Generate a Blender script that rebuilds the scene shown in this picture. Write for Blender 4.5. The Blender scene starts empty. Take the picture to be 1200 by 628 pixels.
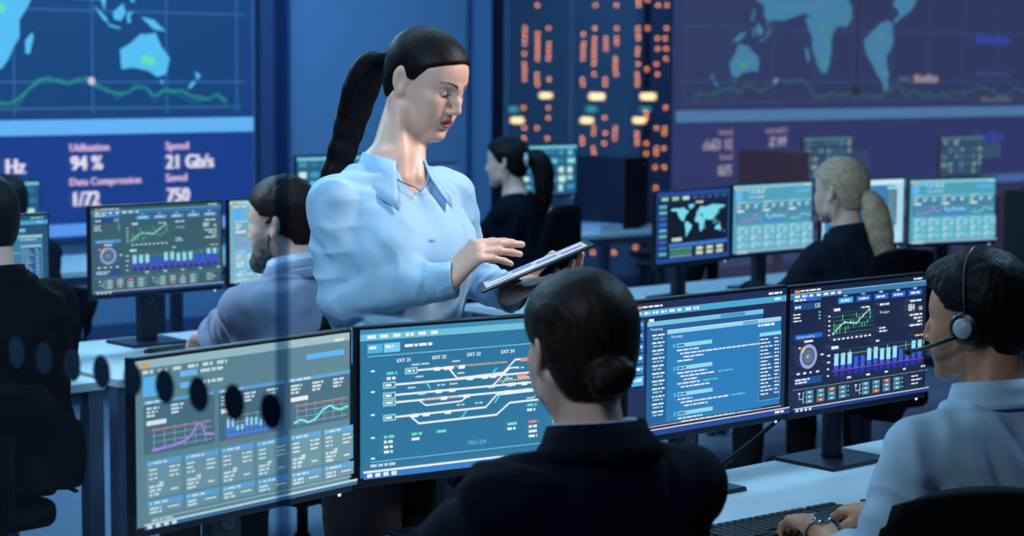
import bpy, bmesh, math, random
import numpy as np
from mathutils import Vector, Matrix

random.seed(7)
SC = bpy.context.scene
COL = SC.collection
PI = math.pi

# ------------------------------------------------------------------ colours
def lin(r, g, b):
    def f(c):
        c /= 255.0
        return c / 12.92 if c <= 0.04045 else ((c + 0.055) / 1.055) ** 2.4
    return (f(r), f(g), f(b), 1.0)

# ------------------------------------------------------------------ tagging
def tag(o, label=None, cat=None, group=None, kind=None):
    if label: o['label'] = label
    if cat: o['category'] = cat
    if group: o['group'] = group
    if kind: o['kind'] = kind
    return o

def empty(name, label, cat, loc=(0, 0, 0), rz=0.0, group=None):
    o = bpy.data.objects.new(name, None)
    o.empty_display_size = 0.1
    COL.objects.link(o)
    o.location = loc
    o.rotation_euler = (0, 0, rz)
    return tag(o, label, cat, group)

def link(name, me, parent=None, loc=(0, 0, 0), rot=(0, 0, 0)):
    o = bpy.data.objects.new(name, me)
    COL.objects.link(o)
    o.location = loc
    o.rotation_euler = rot
    if parent: o.parent = parent
    return o

def copy_tree(o, parent=None):
    c = o.copy()
    COL.objects.link(c)
    if parent: c.parent = parent
    for ch in list(o.children):
        copy_tree(ch, c)
    return c

# ------------------------------------------------------------------ materials
def new_mat(name):
    m = bpy.data.materials.new(name)
    m.use_nodes = True
    nt = m.node_tree
    return m, nt, nt.nodes['Principled BSDF']

def mat(name, col, rough=0.5, metal=0.0, bump=0.0, bscale=200.0, stretch=(1, 1, 1),
        var=0.0, vscale=6.0, spec=0.5, coat=0.0, sheen=0.0):
    m, nt, b = new_mat(name)
    c = col if len(col) == 4 else lin(*col)
    b.inputs['Base Color'].default_value = c
    b.inputs['Roughness'].default_value = rough
    b.inputs['Metallic'].default_value = metal
    b.inputs['Specular IOR Level'].default_value = spec
    if coat: b.inputs['Coat Weight'].default_value = coat
    if sheen:
        b.inputs['Sheen Weight'].default_value = sheen
        b.inputs['Sheen Roughness'].default_value = 0.4
    if bump or var:
        tc = nt.nodes.new('ShaderNodeTexCoord')
        mp = nt.nodes.new('ShaderNodeMapping')
        mp.inputs['Scale'].default_value = stretch
        nt.links.new(tc.outputs['Object'], mp.inputs['Vector'])
    if bump:
        n = nt.nodes.new('ShaderNodeTexNoise')
        n.inputs['Scale'].default_value = bscale
        n.inputs['Detail'].default_value = 3
        nt.links.new(mp.outputs[0], n.inputs['Vector'])
        bp = nt.nodes.new('ShaderNodeBump')
        bp.inputs['Strength'].default_value = bump
        bp.inputs['Distance'].default_value = 0.003
        nt.links.new(n.outputs['Fac'], bp.inputs['Height'])
        nt.links.new(bp.outputs[0], b.inputs['Normal'])
    if var:
        n2 = nt.nodes.new('ShaderNodeTexNoise')
        n2.inputs['Scale'].default_value = vscale
        n2.inputs['Detail'].default_value = 4
        nt.links.new(mp.outputs[0], n2.inputs['Vector'])
        mx = nt.nodes.new('ShaderNodeMix'); mx.data_type = 'RGBA'
        mx.inputs['A'].default_value = tuple(v * (1 - var) for v in c[:3]) + (1,)
        mx.inputs['B'].default_value = tuple(min(1, v * (1 + var)) for v in c[:3]) + (1,)
        nt.links.new(n2.outputs['Fac'], mx.inputs['Factor'])
        nt.links.new(mx.outputs['Result'], b.inputs['Base Color'])
    return m

def emit_mat(name, col, strength):
    m, nt, b = new_mat(name)
    c = col if len(col) == 4 else lin(*col)
    b.inputs['Base Color'].default_value = (0.01, 0.01, 0.01, 1)
    b.inputs['Emission Color'].default_value = c
    b.inputs['Emission Strength'].default_value = strength
    return m

def display_mat(name, strength=1.0, rough=0.4):
    m, nt, b = new_mat(name)
    a = nt.nodes.new('ShaderNodeVertexColor')
    a.layer_name = 'Col'
    b.inputs['Base Color'].default_value = (0.006, 0.007, 0.01, 1)
    b.inputs['Roughness'].default_value = rough
    nt.links.new(a.outputs['Color'], b.inputs['Emission Color'])
    b.inputs['Emission Strength'].default_value = strength
    return m

def attr_mat(name, rough=0.5, sss=0.0, bump=0.0, bscale=300.0, spec=0.4):
    m, nt, b = new_mat(name)
    a = nt.nodes.new('ShaderNodeVertexColor')
    a.layer_name = 'Col'
    nt.links.new(a.outputs['Color'], b.inputs['Base Color'])
    b.inputs['Roughness'].default_value = rough
    b.inputs['Specular IOR Level'].default_value = spec
    if sss:
        b.inputs['Subsurface Weight'].default_value = sss
        b.inputs['Subsurface Radius'].default_value = (0.010, 0.004, 0.002)
        b.inputs['Subsurface Scale'].default_value = 0.5
    if bump:
        tc = nt.nodes.new('ShaderNodeTexCoord')
        n = nt.nodes.new('ShaderNodeTexNoise')
        n.inputs['Scale'].default_value = bscale
        nt.links.new(tc.outputs['Object'], n.inputs['Vector'])
        bp = nt.nodes.new('ShaderNodeBump')
        bp.inputs['Strength'].default_value = bump
        bp.inputs['Distance'].default_value = 0.001
        nt.links.new(n.outputs['Fac'], bp.inputs['Height'])
        nt.links.new(bp.outputs[0], b.inputs['Normal'])
    return m

# ------------------------------------------------------------------ mesh builder
class MB:
    """collects simple solids; build() links them as one mesh object"""
    def __init__(self):
        self.bm = bmesh.new()
    def _add(self, bm2, M=None, mi=0):
        if M is not None: bm2.transform(M)
        off = {}
        for v in bm2.verts: off[v] = self.bm.verts.new(v.co)
        for f in bm2.faces:
            try:
                nf = self.bm.faces.new([off[v] for v in f.verts]); nf.smooth = f.smooth; nf.material_index = mi
            except ValueError: pass
        bm2.free()
    def box(self, x0, x1, y0, y1, z0, z1, bev=0.0, seg=2, M=None, mi=0):
        b = bmesh.new()
        bmesh.ops.create_cube(b, size=1.0)
        for v in b.verts:
            v.co = Vector(((x0 + x1) / 2 + v.co.x * (x1 - x0), (y0 + y1) / 2 + v.co.y * (y1 - y0), (z0 + z1) / 2 + v.co.z * (z1 - z0)))
        if bev: bmesh.ops.bevel(b, geom=b.edges[:], offset=bev, segments=seg, affect='EDGES', profile=0.5)
        self._add(b, M, mi); return self
    def tube(self, pts, r, seg=10, cap=True, flat=None):
        pts = [Vector(p) for p in pts]; n = len(pts)
        rs = r if isinstance(r, (list, tuple)) else [r] * n
        b = bmesh.new(); rings = []; prev = None
        for i, p in enumerate(pts):
            t = (pts[min(i + 1, n - 1)] - pts[max(i - 1, 0)])
            if t.length < 1e-9: t = Vector((0, 0, 1))
            t.normalize()
            if prev is None:
                u = t.cross(Vector((0, 0, 1)))
                if u.length < 1e-3: u = t.cross(Vector((1, 0, 0)))
            else: u = prev - t * prev.dot(t)
            u.normalize(); prev = u; w = t.cross(u)
            ring = []
            for k in range(seg):
                a = 2 * PI * k / seg
                ring.append(b.verts.new(p + (u * math.cos(a) + w * math.sin(a) * (flat or 1)) * rs[i]))
            rings.append(ring)
        for i in range(n - 1):
            for k in range(seg):
                f = b.faces.new((rings[i][k], rings[i][(k + 1) % seg], rings[i + 1][(k + 1) % seg], rings[i + 1][k])); f.smooth = True
        if cap:
            b.faces.new(rings[0][::-1]); b.faces.new(rings[-1])
        self._add(b); return self
    def lathe(self, prof, seg=20, M=None, mi=0, smooth=True):
        b = bmesh.new(); rings = []
        for r, z in prof:
            rings.append([b.verts.new((max(r, 1e-5) * math.cos(2 * PI * k / seg), max(r, 1e-5) * math.sin(2 * PI * k / seg), z)) for k in range(seg)])
        for i in range(len(prof) - 1):
            for k in range(seg):
                f = b.faces.new((rings[i][k], rings[i][(k + 1) % seg], rings[i + 1][(k + 1) % seg], rings[i + 1][k])); f.smooth = smooth
        if prof[0][0] > 1e-4: b.faces.new(rings[0][::-1])
        if prof[-1][0] > 1e-4: b.faces.new(rings[-1])
        self._add(b, M, mi); return self
    def prism(self, outline, y0, y1, bev=0.0, M=None):
        """outline in xz, extruded along y"""
        b = bmesh.new()
        f = b.faces.new([b.verts.new((x, y0, z)) for x, z in outline])
        r = bmesh.ops.extrude_face_region(b, geom=[f])
        for v in r['geom']:
            if isinstance(v, bmesh.types.BMVert): v.co.y = y1
        bmesh.ops.recalc_face_normals(b, faces=b.faces[:])
        if bev: bmesh.ops.bevel(b, geom=b.edges[:], offset=bev, segments=2, affect='EDGES', profile=0.5)
        self._add(b, M); return self
    def sheet(self, rows, thick=0.0, smooth=True):
        b = bmesh.new()
        vs = [[b.verts.new(p) for p in r] for r in rows]
        for i in range(len(vs) - 1):
            for j in range(len(vs[0]) - 1):
                f = b.faces.new((vs[i][j], vs[i][j + 1], vs[i + 1][j + 1], vs[i + 1][j])); f.smooth = smooth
        if thick:
            bmesh.ops.recalc_face_normals(b, faces=b.faces[:])
            bmesh.ops.solidify(b, geom=b.faces[:], thickness=thick)
            for f in b.faces: f.smooth = smooth
        self._add(b); return self
    def ico(self, c, r, sub=2, scale=(1, 1, 1)):
        b = bmesh.new()
        bmesh.ops.create_icosphere(b, subdivisions=sub, radius=r)
        for v in b.verts: v.co = Vector((c[0] + v.co.x * scale[0], c[1] + v.co.y * scale[1], c[2] + v.co.z * scale[2]))
        for f in b.faces: f.smooth = True
        self._add(b); return self
    def build(self, name, m, parent=None, loc=(0, 0, 0), rot=(0, 0, 0), recalc=True):
        me = bpy.data.meshes.new(name)
        if recalc: bmesh.ops.recalc_face_normals(self.bm, faces=self.bm.faces[:])
        self.bm.to_mesh(me); self.bm.free()
        for mm in (m if isinstance(m, (list, tuple)) else [m]): me.materials.append(mm)
        return link(name, me, parent, loc, rot)

def struct(name, mb, m):
    o = mb.build(name, m)
    o['kind'] = 'structure'
    return o

# ------------------------------------------------------------------ implicit surfaces (for people)
def nrm(v):
    v = np.asarray(v, float); return v / (np.linalg.norm(v) + 1e-12)

def rot3(yaw=0, pitch=0, roll=0):
    """columns = axes of a frame: x right, y forward, z up.  yaw about z, pitch up positive, roll about forward"""
    cy, sy = math.cos(yaw), math.sin(yaw)
    Z = np.array([[cy, -sy, 0], [sy, cy, 0], [0, 0, 1]])
    cp, sp = math.cos(pitch), math.sin(pitch)
    X = np.array([[1, 0, 0], [0, cp, -sp], [0, sp, cp]])
    cr, sr = math.cos(roll), math.sin(roll)
    Y = np.array([[cr, 0, sr], [0, 1, 0], [-sr, 0, cr]])
    return Z @ X @ Y

class SDF:
    def __init__(self):
        self.ops = []; self.R = np.eye(3); self.t = np.zeros(3); self.lo = []; self.hi = []
    def frame(self, R=None, t=(0, 0, 0)):
        self.R = np.eye(3) if R is None else np.asarray(R, float); self.t = np.asarray(t, float); return self
    def w(self, p): return self.R @ np.asarray(p, float) + self.t
    def _push(self, fn, c, rad, k, mode):
        c = self.w(c)
        self.ops.append((fn, self.R.copy(), self.t.copy(), c, rad, k, mode))
        if mode == 'u': self.lo.append(c - rad); self.hi.append(c + rad)
        return self
    def cone(self, a, b, ra, rb=None, k=0.01, mode='u', flat=None):
        """round cone a->b; flat=(axis vector, factor) squeezes the section along that axis"""
        rb = ra if rb is None else rb
        a = np.asarray(a, float); b = np.asarray(b, float); ab = b - a; L2 = ab @ ab + 1e-12
        def fn(P):
            q = P - a
            t = np.clip(q @ ab / L2, 0, 1)
            e = q - t[:, None] * ab
            if flat is not None:
                ax = nrm(flat[0]); s = e @ ax
                e = e + (s * (1 / flat[1] - 1))[:, None] * ax
                r = ra + t * (rb - ra)
                return (np.sqrt((e * e).sum(1)) - r) * min(1, flat[1])
            return np.sqrt((e * e).sum(1)) - (ra + t * (rb - ra))
        return self._push(fn, (a + b) / 2, math.sqrt(L2) / 2 + max(ra, rb) * (max(1, flat[1]) if flat else 1), k, mode)
    def chain(self, pts, rs, k=0.01, mode='u', flat=None):
        for i in range(len(pts) - 1): self.cone(pts[i], pts[i + 1], rs[i], rs[i + 1], k, mode, flat)
        return self
    def ell(self, c, r, k=0.01, mode='u', R=None):
        c = np.asarray(c, float); r = np.asarray(r, float)
        def fn(P):
            q = P - c
            if R is not None: q = q @ R
            k0 = np.sqrt(((q / r) ** 2).sum(1)) + 1e-9
            k1 = np.sqrt(((q / (r * r)) ** 2).sum(1)) + 1e-9
            return np.where(k0 < 0.3, -r.min() * 0.7, k0 * (k0 - 1) / k1)
        return self._push(fn, c, r.max(), k, mode)
    def half(self, p, n, k=0.004, mode='i', lim=None):
        """keep the side n points away from"""
        p = np.asarray(p, float); n = nrm(n)
        fn = lambda P: (P - p) @ n
        return self._push(fn, p, 1e3 if lim is None else lim, k, mode)
    def loft(self, sec, k=0.02, n=2.3, mode='u', cap=0.02):
        sec = np.asarray(sec, float)
        z = sec[:, 0]
        # densify smoothly
        zz = np.linspace(z[0], z[-1], 60)
        def sm(col):
            y = np.interp(zz, z, col)
            for _ in range(3): y[1:-1] = 0.25 * y[:-2] + 0.5 * y[1:-1] + 0.25 * y[2:]
            return y
        cx, cy, a, b = [sm(sec[:, i]) for i in range(1, 5)]
        def fn(P):
            Z = P[:, 2]
            A = np.interp(Z, zz, a); B = np.interp(Z, zz, b)
            X = np.abs(P[:, 0] - np.interp(Z, zz, cx)) / A; Y = np.abs(P[:, 1] - np.interp(Z, zz, cy)) / B
            d = ((X ** n + Y ** n) ** (1 / n) - 1) * np.minimum(A, B)
            e = np.maximum(Z - z[-1], z[0] - Z)
            h = np.clip(0.5 + 0.5 * (d - e) / cap, 0, 1)
            return e + (d - e) * h + cap * h * (1 - h)
        rad = math.sqrt(((z[-1] - z[0]) / 2) ** 2 + max(sec[:, 3].max(), sec[:, 4].max()) ** 2)
        return self._push(fn, (sec[:, 1].mean(), sec[:, 2].mean(), (z[0] + z[-1]) / 2), rad + 0.02, k, mode)
    def disp(self, fn, mode='d'):
        self.ops.append((fn, self.R.copy(), self.t.copy(), np.zeros(3), 1e3, 0, mode)); return self
    def shell(self, fn, k=0.004, mode='i'):
        """combine with a free function"""
        self.ops.append((fn, self.R.copy(), self.t.copy(), np.zeros(3), 1e3, k, mode)); return self
    def inflate(self, r):
        return self.disp(lambda P: np.full(len(P), -r))
    def eval(self, P):
        d = np.full(len(P), 0.5)
        for fn, R, t, c, rad, k, mode in self.ops:
            if rad < 900:
                m = np.nonzero((np.abs(P - c) < rad + 0.07 + k).all(1))[0]
                if not len(m): continue
                Q = P[m]
            else:
                m = slice(None); Q = P
            q = (Q - t) @ R
            v = fn(q)
            a = d[m]
            if mode == 'd': d[m] = a + v; continue
            if mode == 'u':
                h = np.clip(0.5 + 0.5 * (v - a) / max(k, 1e-6), 0, 1)
                d[m] = v + (a - v) * h - k * h * (1 - h)
            else:
                if mode == 's': v = -v
                h = np.clip(0.5 - 0.5 * (v - a) / max(k, 1e-6), 0, 1)
                d[m] = v + (a - v) * h + k * h * (1 - h)
        return d
    def mesh(self, h, pad=0.03, lo=None, hi=None, smooth=1):
        lo = np.min(self.lo, 0) - pad if lo is None else np.asarray(lo, float)
        hi = np.max(self.hi, 0) + pad if hi is None else np.asarray(hi, float)
        B = 8
        nb = np.ceil((hi - lo) / (h * B)).astype(int) + 1
        gx = [lo[i] + (np.arange(nb[i]) + 0.5) * h * B for i in range(3)]
        C = np.stack(np.meshgrid(*gx, indexing='ij'), -1).reshape(-1, 3)
        dc = np.concatenate([self.eval(c) for c in np.array_split(C, max(1, len(C) // 60000))])
        keep = np.nonzero(np.abs(dc) < h * B * 0.87 * 1.25 + 0.004)[0]
        D = np.ones(tuple(nb * B + 1), np.float32) * 0.5
        sg = np.where(dc < 0, -0.5, 0.5).reshape(nb).astype(np.float32)
        D[:-1, :-1, :-1] = np.repeat(np.repeat(np.repeat(sg, B, 0), B, 1), B, 2)
        l = np.stack(np.meshgrid(*[np.arange(B + 1)] * 3, indexing='ij'), -1).reshape(-1, 3)
        ijk = np.stack(np.unravel_index(keep, nb), -1)
        for part in np.array_split(np.arange(len(keep)), max(1, len(keep) // 150)):
            if not len(part): continue
            I = (ijk[part][:, None, :] * B + l[None]).reshape(-1, 3)
            v = self.eval(lo + I * h)
            D[I[:, 0], I[:, 1], I[:, 2]] = v
        S = D < 0
        cnt = np.zeros(tuple(nb * B), np.int8)
        offs = [(i, j, k) for i in (0, 1) for j in (0, 1) for k in (0, 1)]
        n = nb * B
        for i, j, k in offs: cnt += S[i:n[0] + i, j:n[1] + j, k:n[2] + k]
        act = (cnt > 0) & (cnt < 8)
        A = np.stack(np.nonzero(act), -1)
        vid = np.full(tuple(n), -1, np.int32); vid[act] = np.arange(len(A))
        acc = np.zeros((len(A), 3)); num = np.zeros(len(A))
        for o1 in offs:
            for ax in range(3):
                if o1[ax]: continue
                o2 = list(o1); o2[ax] = 1
                d1 = D[A[:, 0] + o1[0], A[:, 1] + o1[1], A[:, 2] + o1[2]]
                d2 = D[A[:, 0] + o2[0], A[:, 1] + o2[1], A[:, 2] + o2[2]]
                m = (d1 < 0) != (d2 < 0)
                t = np.where(m, d1 / np.where(m, d1 - d2, 1), 0)
                p = np.tile(np.array(o1, float), (len(A), 1)); p[:, ax] += t
                acc[m] += p[m]; num[m] += 1
        V = lo + (A + acc / np.maximum(num, 1)[:, None]) * h
        Q = []
        for ax in range(3):
            sl1 = [slice(1, None)] * 3; sl1[ax] = slice(0, n[ax])
            sl2 = [slice(1, None)] * 3; sl2[ax] = slice(1, n[ax] + 1)
            s1 = S[tuple(sl1)]; s2 = S[tuple(sl2)]
            E = np.stack(np.nonzero(s1 != s2), -1)
            if not len(E): continue
            flip = s1[E[:, 0], E[:, 1], E[:, 2]]
            b, c = (ax + 1) % 3, (ax + 2) % 3
            base = E.copy()
            for q in range(3):
                if q != ax: base[:, q] += 1
            ok = np.all([(base[:, q] < n[q]) for q in range(3)], 0)
            base = base[ok]; flip = flip[ok]
            def cell(db, dc_):
                x = base.copy(); x[:, b] -= db; x[:, c] -= dc_
                return vid[x[:, 0], x[:, 1], x[:, 2]]
            q4 = np.stack([cell(1, 1), cell(0, 1), cell(0, 0), cell(1, 0)], -1)
            q4[~flip] = q4[~flip][:, ::-1]
            Q.append(q4[(q4 >= 0).all(1)])
        Q = np.concatenate(Q)
        for _ in range(smooth):
            s = np.zeros_like(V); w = np.zeros(len(V))
            for a_, b_ in ((0, 1), (1, 2), (2, 3), (3, 0)):
                np.add.at(s, Q[:, a_], V[Q[:, b_]]); np.add.at(w, Q[:, a_], 1)
                np.add.at(s, Q[:, b_], V[Q[:, a_]]); np.add.at(w, Q[:, b_], 1)
            V = 0.5 * V + 0.5 * s / np.maximum(w, 1)[:, None]
        return V, Q

def np_mesh(name, V, Q, m, parent=None, cols=None, loc=(0, 0, 0), rz=0.0):
    me = bpy.data.meshes.new(name)
    me.vertices.add(len(V)); me.vertices.foreach_set('co', np.ascontiguousarray(V, dtype=np.float32).ravel())
    me.loops.add(Q.size); me.loops.foreach_set('vertex_index', Q.astype(np.int32).ravel())
    me.polygons.add(len(Q)); me.polygons.foreach_set('loop_start', np.arange(0, Q.size, 4, dtype=np.int32))
    me.polygons.foreach_set('use_smooth', np.ones(len(Q), bool))
    me.update(calc_edges=True); me.validate()
    if cols is not None:
        a = me.color_attributes.new('Col', 'FLOAT_COLOR', 'POINT')
        a.data.foreach_set('color', np.ascontiguousarray(cols, dtype=np.float32).ravel())
    me.materials.append(m)
    return link(name, me, parent, loc, (0, 0, rz))
# ------------------------------------------------------------------ heads, hands
def head(S, R, t, s=1.0, male=False, open_mouth=0.0, ears=True, eye=0.0):
    """skin surface of a head; x right, y forward, z up, centre between the ears"""
    S.frame(R, t)
    v = lambda x, y, z: (x * s, y * s, z * s)
    w = 1.04 if male else 1.0
    S.ell(v(0, -0.012, 0.036), v(0.074 * w, 0.093, 0.080), k=0.02 * s)
    S.ell(v(0, 0.036, 0.030), v(0.060 * w, 0.052, 0.058), k=0.03 * s)
    S.ell(v(0, 0.030, -0.028), v(0.058 * w, 0.052, 0.070), k=0.03 * s)
    for q in (-1, 1):                                              # jaw line and cheeks
        S.cone(v(q * 0.054 * w, -0.002, -0.030), v(q * 0.047 * w, 0.012, -0.066), 0.016 * s, 0.014 * s, k=0.02 * s)
        S.cone(v(q * 0.047 * w, 0.012, -0.066), v(q * 0.014, 0.068, -0.096), 0.014 * s, 0.015 * s, k=0.022 * s)
        S.ell(v(q * 0.042, 0.056, -0.022), v(0.022, 0.024, 0.022), k=0.02 * s)
        S.ell(v(q * 0.034, 0.060, -0.056), v(0.022, 0.020, 0.028), k=0.025 * s)
    S.ell(v(0, 0.070, -0.097), v(0.020 if not male else 0.024, 0.020, 0.016), k=0.018 * s)
    S.ell(v(0, 0.068, -0.060), v(0.032, 0.024, 0.026), k=0.02 * s)     # muzzle
    for q in (-1, 1):                                              # brow
        S.cone(v(q * 0.006, 0.083, 0.018), v(q * 0.040, 0.068, 0.026), 0.010 * s, 0.008 * s, k=0.014 * s)
    for q in (-1, 1):                                              # eye sockets
        S.ell(v(q * 0.032, 0.096, 0.004), v(0.019, 0.020, 0.0125), k=0.012 * s, mode='s')
    S.chain([v(0, 0.083, 0.014), v(0, 0.097, -0.010), v(0, 0.106, -0.028)], [0.0085 * s, 0.0088 * s, 0.0098 * s], k=0.010 * s)
    for q in (-1, 1):
        S.ell(v(q * 0.0115, 0.096, -0.033), v(0.0082, 0.0105, 0.0078), k=0.006 * s)
        S.ell(v(q * 0.0058, 0.101, -0.0415), v(0.0030, 0.0045, 0.0025), k=0.003 * s, mode='s')
    o = open_mouth
    for q in (-1, 1):                                              # lips
        S.chain([v(0, 0.0915, -0.0565 + o * .3), v(q * 0.011, 0.0900, -0.0555 + o * .3), v(q * 0.0235, 0.0800, -0.0615)], [0.0048 * s, 0.0048 * s, 0.0025 * s], k=0.004 * s)
        S.chain([v(0, 0.0890, -0.0690 - o), v(q * 0.010, 0.0875, -0.0685 - o), v(q * 0.0225, 0.0795, -0.0625)], [0.0058 * s, 0.0056 * s, 0.0025 * s], k=0.004 * s)
    if o: S.ell(v(0, 0.096, -0.0625 - o * .4), v(0.014, 0.012, 0.0012 + o * .5), k=0.003 * s, mode='s')
    S.ell(v(0, 0.098, -0.083), v(0.022, 0.011, 0.006), k=0.010 * s, mode='s')
    for q in (-1, 1):                                              # closed-down lids over the eyes
        S.ell(v(q * 0.031, 0.0700, 0.0045), v(0.0150, 0.0128, 0.0128), k=0.003 * s)
    if eye:
        for q in (-1, 1):
            S.ell(v(q * 0.0315, 0.0850, 0.0030 - 0.002 * (1 - eye)), v(0.0115, 0.012, 0.0055 * eye), k=0.002 * s, mode='s')
    if ears:
        for q in (-1, 1):
            Re = rot3(yaw=q * 0.42, pitch=0.0, roll=0) @ rot3(pitch=0.22)
            S.ell(v(q * 0.0765 * w, -0.016, -0.002), v(0.0085, 0.019, 0.032), k=0.006 * s, R=Re)
            S.ell(v(q * 0.0745 * w, -0.008, -0.028), v(0.007, 0.010, 0.011), k=0.006 * s)
            S.ell(v(q * 0.0855 * w, -0.011, -0.002), v(0.0075, 0.0105, 0.017), k=0.004 * s, mode='s', R=Re)
    S.frame()

def face_colours(V, R, t, s, skin, lip, brow=None, beard=None, blush=0.0, stubble=None):
    P = ((V - t) @ R) / s
    c = np.tile(np.array(skin[:3]), (len(V), 1))
    def blend(m, col):
        m = np.clip(m, 0, 1)[:, None]
        return c * (1 - m) + np.array(col[:3]) * m
    x = np.abs(P[:, 0]); y = P[:, 1]; z = P[:, 2]
    inface = (y > 0.04) & (z > -0.13) & (z < 0.1) & (x < 0.08)
    # lips follow the bow between two curves
    mx = np.clip(x / 0.0245, 0, 1)
    up = -0.0505 - 0.010 * mx ** 1.6; lo_ = -0.0760 + 0.0125 * mx ** 2
    m = inface & (x < 0.0245) & (y > 0.076)
    c = blend(np.where(m, np.clip(np.minimum(up - z, z - lo_) / 0.0018, 0, 1), 0) * 0.9, lip)
    if brow is not None:
        bx = np.clip((x - 0.011) / 0.040, 0, 1)
        zc = 0.0235 + 0.009 * np.sin(bx * 2.2) - 0.004 * bx
        th = 0.0050 * (1 - 0.65 * bx)
        m = inface & (x > 0.010) & (x < 0.054) & (y > 0.045)
        c = blend(np.where(m, np.clip((th - np.abs(z - zc)) / 0.0016, 0, 1), 0) * 0.9, brow)
        # lash line
        ly = 0.0030 - 0.0050 * np.clip(1 - ((x - 0.031) / 0.016) ** 2, 0, 1)
        m = inface & (np.abs(x - 0.031) < 0.0165) & (y > 0.06)
        c = blend(np.where(m, np.clip((0.0016 - np.abs(z - ly)) / 0.0012, 0, 1), 0) * 0.95, brow)
    if stubble is not None:
        m = (z < -0.02 - 0.03 * np.clip(y / 0.07, 0, 1)) & (y > -0.0) & (z > -0.14)
        c = blend(np.where(m, 0.45, 0) * (np.clip((-0.015 - 0.02 * np.clip(y / 0.07, 0, 1) - z) / 0.02, 0, 1)), stubble)
    return np.concatenate([c, np.ones((len(c), 1))], 1)

def hand(S, wrist, fwd, up, side, s=1.0, curls=None, spread=0.06, thumb=(0.75, 0.3, 0.35), palm_flex=0.0, k=0.005):
    """wrist point; fwd = towards the knuckles, up = back of the hand, side=+1 when the thumb lies on the +x side of (x,fwd,up)"""
    f = nrm(fwd); u = nrm(np.asarray(up, float) - f * (np.asarray(up, float) @ f)); x = np.cross(f, u)
    R = np.stack([x, f, u], 1)
    S.frame(R, wrist)
    curls = curls or [(0.3, 0.35, 0.2)] * 4
    L = [(0.045, 0.027, 0.021), (0.050, 0.031, 0.022), (0.046, 0.029, 0.021), (0.036, 0.022, 0.019)]
    bx = [0.026, 0.008, -0.010, -0.027]; by = [0.090, 0.094, 0.089, 0.080]
    rr = [0.0092, 0.0095, 0.0090, 0.0080]
    S.cone((0, -0.02, 0), (0, 0.012, 0), 0.027 * s, 0.027 * s, k=0.012, flat=((0, 0, 1), 0.68))
    for i in range(4):
        S.cone((side * bx[i] * 0.55 * s, 0.008 * s, 0.0), (side * bx[i] * s, by[i] * s, 0), 0.0155 * s, 0.0115 * s, k=0.012, flat=((0, 0, 1), 0.85))
    S.cone((side * 0.018 * s, 0.02 * s, -0.006 * s), (side * 0.022 * s, 0.055 * s, -0.004 * s), 0.016 * s, 0.012 * s, k=0.012)
    for i in range(4):
        p = np.array([side * bx[i], by[i], 0.0]) * s
        a = 0.0; sp = side * spread * (1.5 - i)
        r = rr[i] * s
        for j in range(3):
            a += curls[i][j]
            d = np.array([math.sin(sp) * math.cos(a), math.cos(sp) * math.cos(a), -math.sin(a)])
            q = p + d * L[i][j] * s
            S.cone(p, q, r, r * 0.91, k=k if j else 0.007)
            p = q; r *= 0.91
    # thumb leaves the side of the palm near its base
    out, b1, b2 = thumb
    p = np.array([side * 0.022, 0.022, -0.006]) * s
    a = out; e = 0.35
    for j, (l, r0, r1) in enumerate(((0.040, 0.0125, 0.0108), (0.032, 0.0106, 0.0096), (0.027, 0.0096, 0.0078))):
        d = np.array([side * math.sin(a), math.cos(a), -math.sin(e)]); d /= np.linalg.norm(d)
        q = p + d * l * s
        S.cone(p, q, r0 * s, r1 * s, k=0.006 if j else 0.010)
        p = q; a -= (b1, b2, 0)[j]; e += 0.08
    S.frame()

def bez(p0, p1, p2, p3, n=12):
    p0, p1, p2, p3 = [np.asarray(p, float) for p in (p0, p1, p2, p3)]
    return [tuple(p0 * (1 - u) ** 3 + 3 * p1 * u * (1 - u) ** 2 + 3 * p2 * u * u * (1 - u) + p3 * u ** 3) for u in np.linspace(0, 1, n)]

def hair_cap(S, R, t, s=1.0, thick=0.007, male=False, line=None, rough=0.0, top=0.0, side=None):
    """hair lying on the skull, bounded by a line forehead - ear - nape"""
    S.frame(R, t)
    v = lambda x, y, z: (x * s, y * s, z * s)
    w = 1.04 if male else 1.0
    e = thick
    S.ell(v(0, -0.014, 0.036 + top / 2), v(0.074 * w + e, 0.094 + e, 0.080 + e + top), k=0.02 * s)
    S.ell(v(0, 0.030, 0.036 + top / 2), v(0.060 * w + e, 0.056 + e, 0.058 + e + top), k=0.03 * s)
    S.ell(v(0, -0.040, -0.020), v(0.056 * w + e, 0.052 + e, 0.060 + e), k=0.03 * s)
    ln = line or [(0.098, 0.078), (0.070, 0.066), (0.030, 0.030), (0.012, 0.004), (-0.028, -0.010), (-0.045, -0.060), (-0.060, -0.085)]
    ln = np.array(ln)
    order = np.argsort(ln[:, 1])
    zs, ys = ln[order, 1], ln[order, 0]
    def keep(P):
        q = P / s
        lim = np.interp(q[:, 2], zs, ys)
        if rough: lim = lim + rough * (np.sin(q[:, 0] * 330 + 1.0) + np.sin(q[:, 2] * 390 + q[:, 0] * 140) + 0.6 * np.sin(q[:, 2] * 800 + q[:, 0] * 500))
        lim = lim - 0.010 * np.clip(1 - np.abs(q[:, 0]) / 0.03, 0, 1) * (q[:, 2] > 0.05)
        g = (q[:, 1] - lim) * 0.75 * s
        low = (zs[0] + (rough * 1.5 * np.sin(q[:, 0] * 420) if rough else 0) - q[:, 2]) * s
        return np.maximum(g, low)
    S.shell(keep, k=0.012)
    S.frame()
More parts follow.
